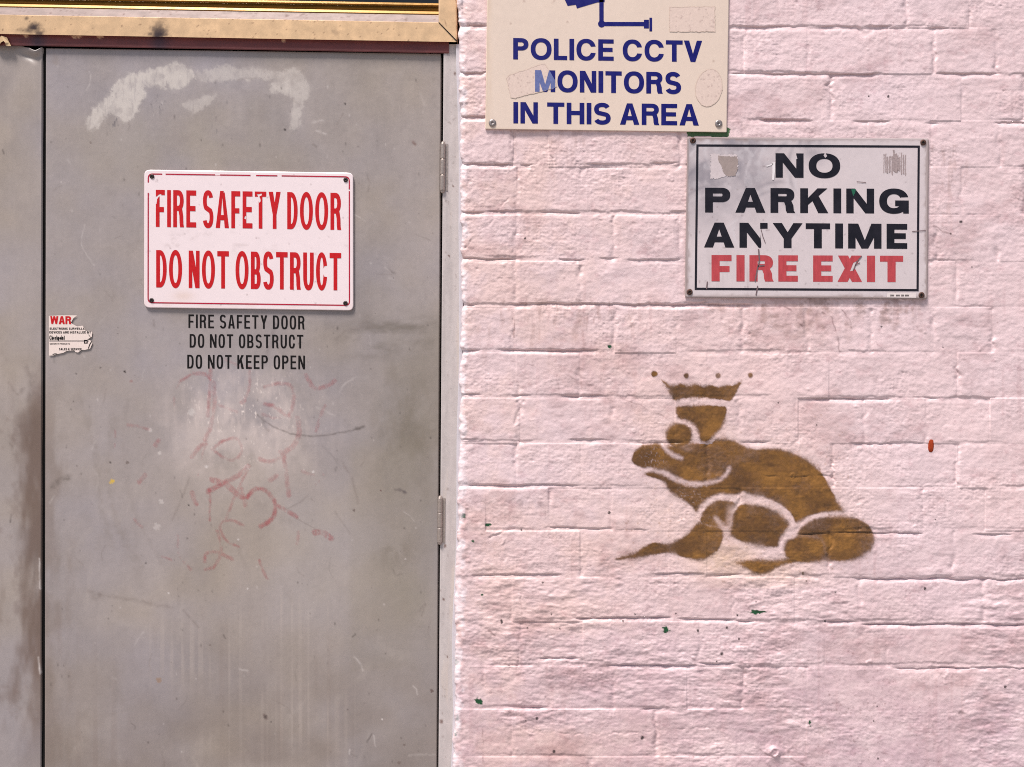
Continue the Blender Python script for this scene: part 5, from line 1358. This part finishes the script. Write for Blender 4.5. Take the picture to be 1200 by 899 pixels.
rd = lay_text('FIRE EXIT', 833.8, 1058.4, 329.7, 330.6, 30.8, 0.31, 0.225, 0.9, gap=0.185, space=0.58, kern=0.5, widths=rw)
shape_part('red_lettering', npk, rd, Y_NP - 0.0003, M['faded_red'], cut=[[(996, 318), (1000, 308), (1004, 306), (1003, 314), (1000, 317)]])
shape_part('border_line', npk, [frame_lines([(816.0, 169.2), (1078.0, 170.6), (1076.6, 341.4), (814.0, 339.8)], 2.6)], Y_NP - 0.0003, M['black_ink'])
def grey_res(X_, Y_):
    img = np.empty(X_.shape + (3,)); img[:] = lin(160, 144, 140)
    return img * (1 + 0.12 * fbm(X_ / 3, Y_ / 4, 3, 465))[..., None]
def pale_res(X_, Y_):
    img = np.empty(X_.shape + (3,)); img[:] = lin(206, 192, 194)
    return img * (1 + 0.07 * fbm(X_ / 4, Y_ / 4, 3, 468))[..., None]
patch_part('sticker_residue', npk, jag([(833, 180), (846, 181.5), (864, 181), (865, 195), (860, 206), (851, 207), (840, 209.5), (832.5, 210)], 1.6), Y_NP - 0.00035, pale_res, M['residue'])
patch_part('sticker_residue', npk, jag([(842, 182), (850, 183.5), (863.5, 183), (865, 190), (864, 198), (861.5, 205.5), (853, 207), (848, 203), (846, 196), (842.5, 190)], 1.3), Y_NP - 0.0006, grey_res, M['residue'])
str_ = []
rs = np.random.RandomState(9); x_ = 1035.5
while x_ < 1062:                              # paper fibres left by a scraped label
    w_ = rs.uniform(1.0, 2.6); y0_ = 178 + rs.uniform(-1, 6) + (4 if 1050 < x_ < 1055 else 0); y1_ = 204 + 0.06 * (x_ - 1035) + rs.uniform(-4, 1.6)
    str_.append(jag([(x_, y0_ + rs.uniform(0, 2)), (x_ + w_, y0_), (x_ + w_ + rs.uniform(-.4, .2), y1_), (x_ + rs.uniform(-.3, .3), y1_ - rs.uniform(0, 2))], 0.5)); x_ += w_ + rs.choice([0.12, 0.3, 0.9])
str_.append([(1046, 175.8), (1048.5, 175.6), (1047.6, 179)])
shape_part('sticker_residue', npk, [[(1, p)] for p in str_], Y_NP - 0.0004, mat('grey_residue', lin(162, 144, 144), rough=0.7, var=0.25, vscale=300))
scr = mat('scratch_white', lin(228, 220, 222), rough=0.6, var=0.1)
shape_part('scratch', npk, [[(1, [(905, 190.5), (908.4, 190), (908.2, 200), (907, 211), (904.8, 210.6), (905.2, 200)])], [(1, [(897, 194.6), (906, 191.4), (906, 193), (899, 195.4)])]], Y_NP - 0.0006, scr)
shape_part('green_chip', npk, [[(1, [(997.5, 222), (1003, 221.6), (1002, 226), (1000, 230)])]], Y_NP - 0.0006, mat('green_chip', lin(28, 96, 72), rough=0.6))
dk_ = [[(1, ribbon([(1069, 271.5), (1076, 270.8), (1085, 270.2)], 0.9, 0.9))], [(1, ribbon([(885, 330), (887, 318), (890, 306), (889, 292)], 1.6, 1.6))], [(1, ribbon([(888, 312), (896, 311)], 1.6, 1.6))], [(1, ribbon([(1000, 317), (1004, 307), (1010, 300)], 1.2, 1.2))], [(1, ribbon([(1002, 311), (1008, 308)], 1.0, 1.0))],
       [(1, ribbon([(1004, 213), (1015, 214)], 0.8, 0.8))], [(1, ribbon([(828, 339), (829, 330)], 1.4, 1.2))], [(1, ribbon([(886, 346), (888, 335)], 1.4, 1.2))], [(1, ribbon([(892, 269), (894, 277), (897, 285)], 0.8, 0.8))]]
M['scrape'] = mat('dark_scrape', lin(112, 92, 96), rough=0.7, var=0.4, vscale=300)
for g_ in dk_: shape_part('scrape', npk, [g_], Y_NP - 0.00075, M['scrape'])
lab = patch_part('maker_label', npk, [(1039.6, 343.0), (1073.6, 343.4), (1073.4, 349.0), (1039.4, 348.6)], Y_NP - 0.0004, lambda X_, Y_: np.full(X_.shape + (3,), 1.0) * np.array(lin(226, 212, 210)), M['residue'])
mk = []; x0 = 1043.5
for wl in (5, 4.6, 2.8, 4.0):                 # worn, unreadable print
    xx = x0
    while xx < x0 + wl - 0.4: mk.append([(1, rect(xx, 345.2, xx + 0.5, 347.6))]); mk.append([(1, rect(xx + 0.5, 346.1, xx + 0.95, 346.6))]); xx += 1.15
    x0 += wl + 1.6
shape_part('worn_print', lab, mk, Y_NP - 0.0006, M['black_vinyl'])
for (a, b) in ((812, 164.6), (1082, 167), (808.2, 342.2), (1080, 345.8)): screw(npk, a, b, 3.6, Y_NP - 0.0002, M['rust'], 0.002)

# ------------------------------------------------------------------ torn warning sticker on the door edge
Y_ST = Y_DOOR - 0.0016
st = thing('warning_sticker', 'small torn white warning sticker at the left edge of the grey door', 'sticker', W(82, 415, Y_ST))
tear = [(57.2, 370.2), (70, 369.6), (90.2, 369.6), (86, 373), (83, 378.4), (88, 381.4), (91, 382.6), (96.6, 381.6), (99, 384.5), (100.4, 388), (104.5, 387.6), (108, 389), (107.6, 394.6), (105, 397), (101.6, 397.6), (107, 399.4), (108.4, 402), (105.6, 408.6), (99, 410.2), (95.4, 410), (91.6, 413.2), (88.4, 412.6), (87, 410.6), (78, 411.4), (74, 413.6), (66, 415.2), (62.4, 416.6), (57.4, 416.8)]

patch_part('sticker_paper', st, tear, Y_ST, lambda X_, Y_: np.full(X_.shape + (3,), 1.0) * np.array(lin(232, 214, 206)), M['residue'], 2.5)
def clip_text(name, glyphs, m, depth):
    gs = []
    for g in glyphs:
        bx = [a for _, p in g for a, _b in p]; by = [b for _, p in g for _a, b in p]
        cxm, cym = (min(bx) + max(bx)) / 2, (min(by) + max(by)) / 2
        if inside(np.array(max(bx)), np.array(cym), tear) or inside(np.array(cxm), np.array(cym), tear): gs.append(g)
    return clip_part(name, st, gs, tear, depth, m)
clip_text('red_heading', lay_text('WARN', 58.8, 91.0, 379.7, 379.9, 9.2, 0.24, 0.19, 0.85, gap=0.06), M['red_ink'], Y_ST - 0.0003)
tiny = []
for (tx, a, b, y_, h_) in [('ELECTRONIC SURVEILLAN', 58.2, 101.5, 386.4, 2.5), ('DEVICES ARE INSTALLED BY', 57.8, 106.5, 390.8, 2.6), ('SECURITY PRODUCTS', 58.2, 81.8, 403.8, 1.6), ('SALES & SERVICE', 69.0, 95.6, 410.4, 2.5)]:
    tiny += lay_text(tx, a, b, y_, y_, h_, 0.2, 0.18, gap=0.14, space=0.45, kern=False)
tiny += lay_text('Checkpoint', 57.8, 75.6, 398.2, 398.2, 5.0, 0.15, 0.13, gap=0.09, kern=False)
tiny += [[(1, rect(57.6, 399.2, 104, 399.9))], [(1, rect(98.4, 398.4, 102.6, 402.6)), (-1, arc(100.5, 400.5, 1.2, 1.2, 0, 360, 12)[:-1])], [(1, ribbon([(61.5, 415.4), (64.5, 414.6), (67, 414.9)], 0.9, 0.9))], [(1, ribbon([(103.8, 392.2), (106.5, 396), (104, 397)], 0.6, 0.6))], [(1, ribbon([(107.4, 400), (105, 404), (103.5, 408.5)], 1.0, 1.0))]]
clip_text('black_print', tiny, M['black_vinyl'], Y_ST - 0.0003)
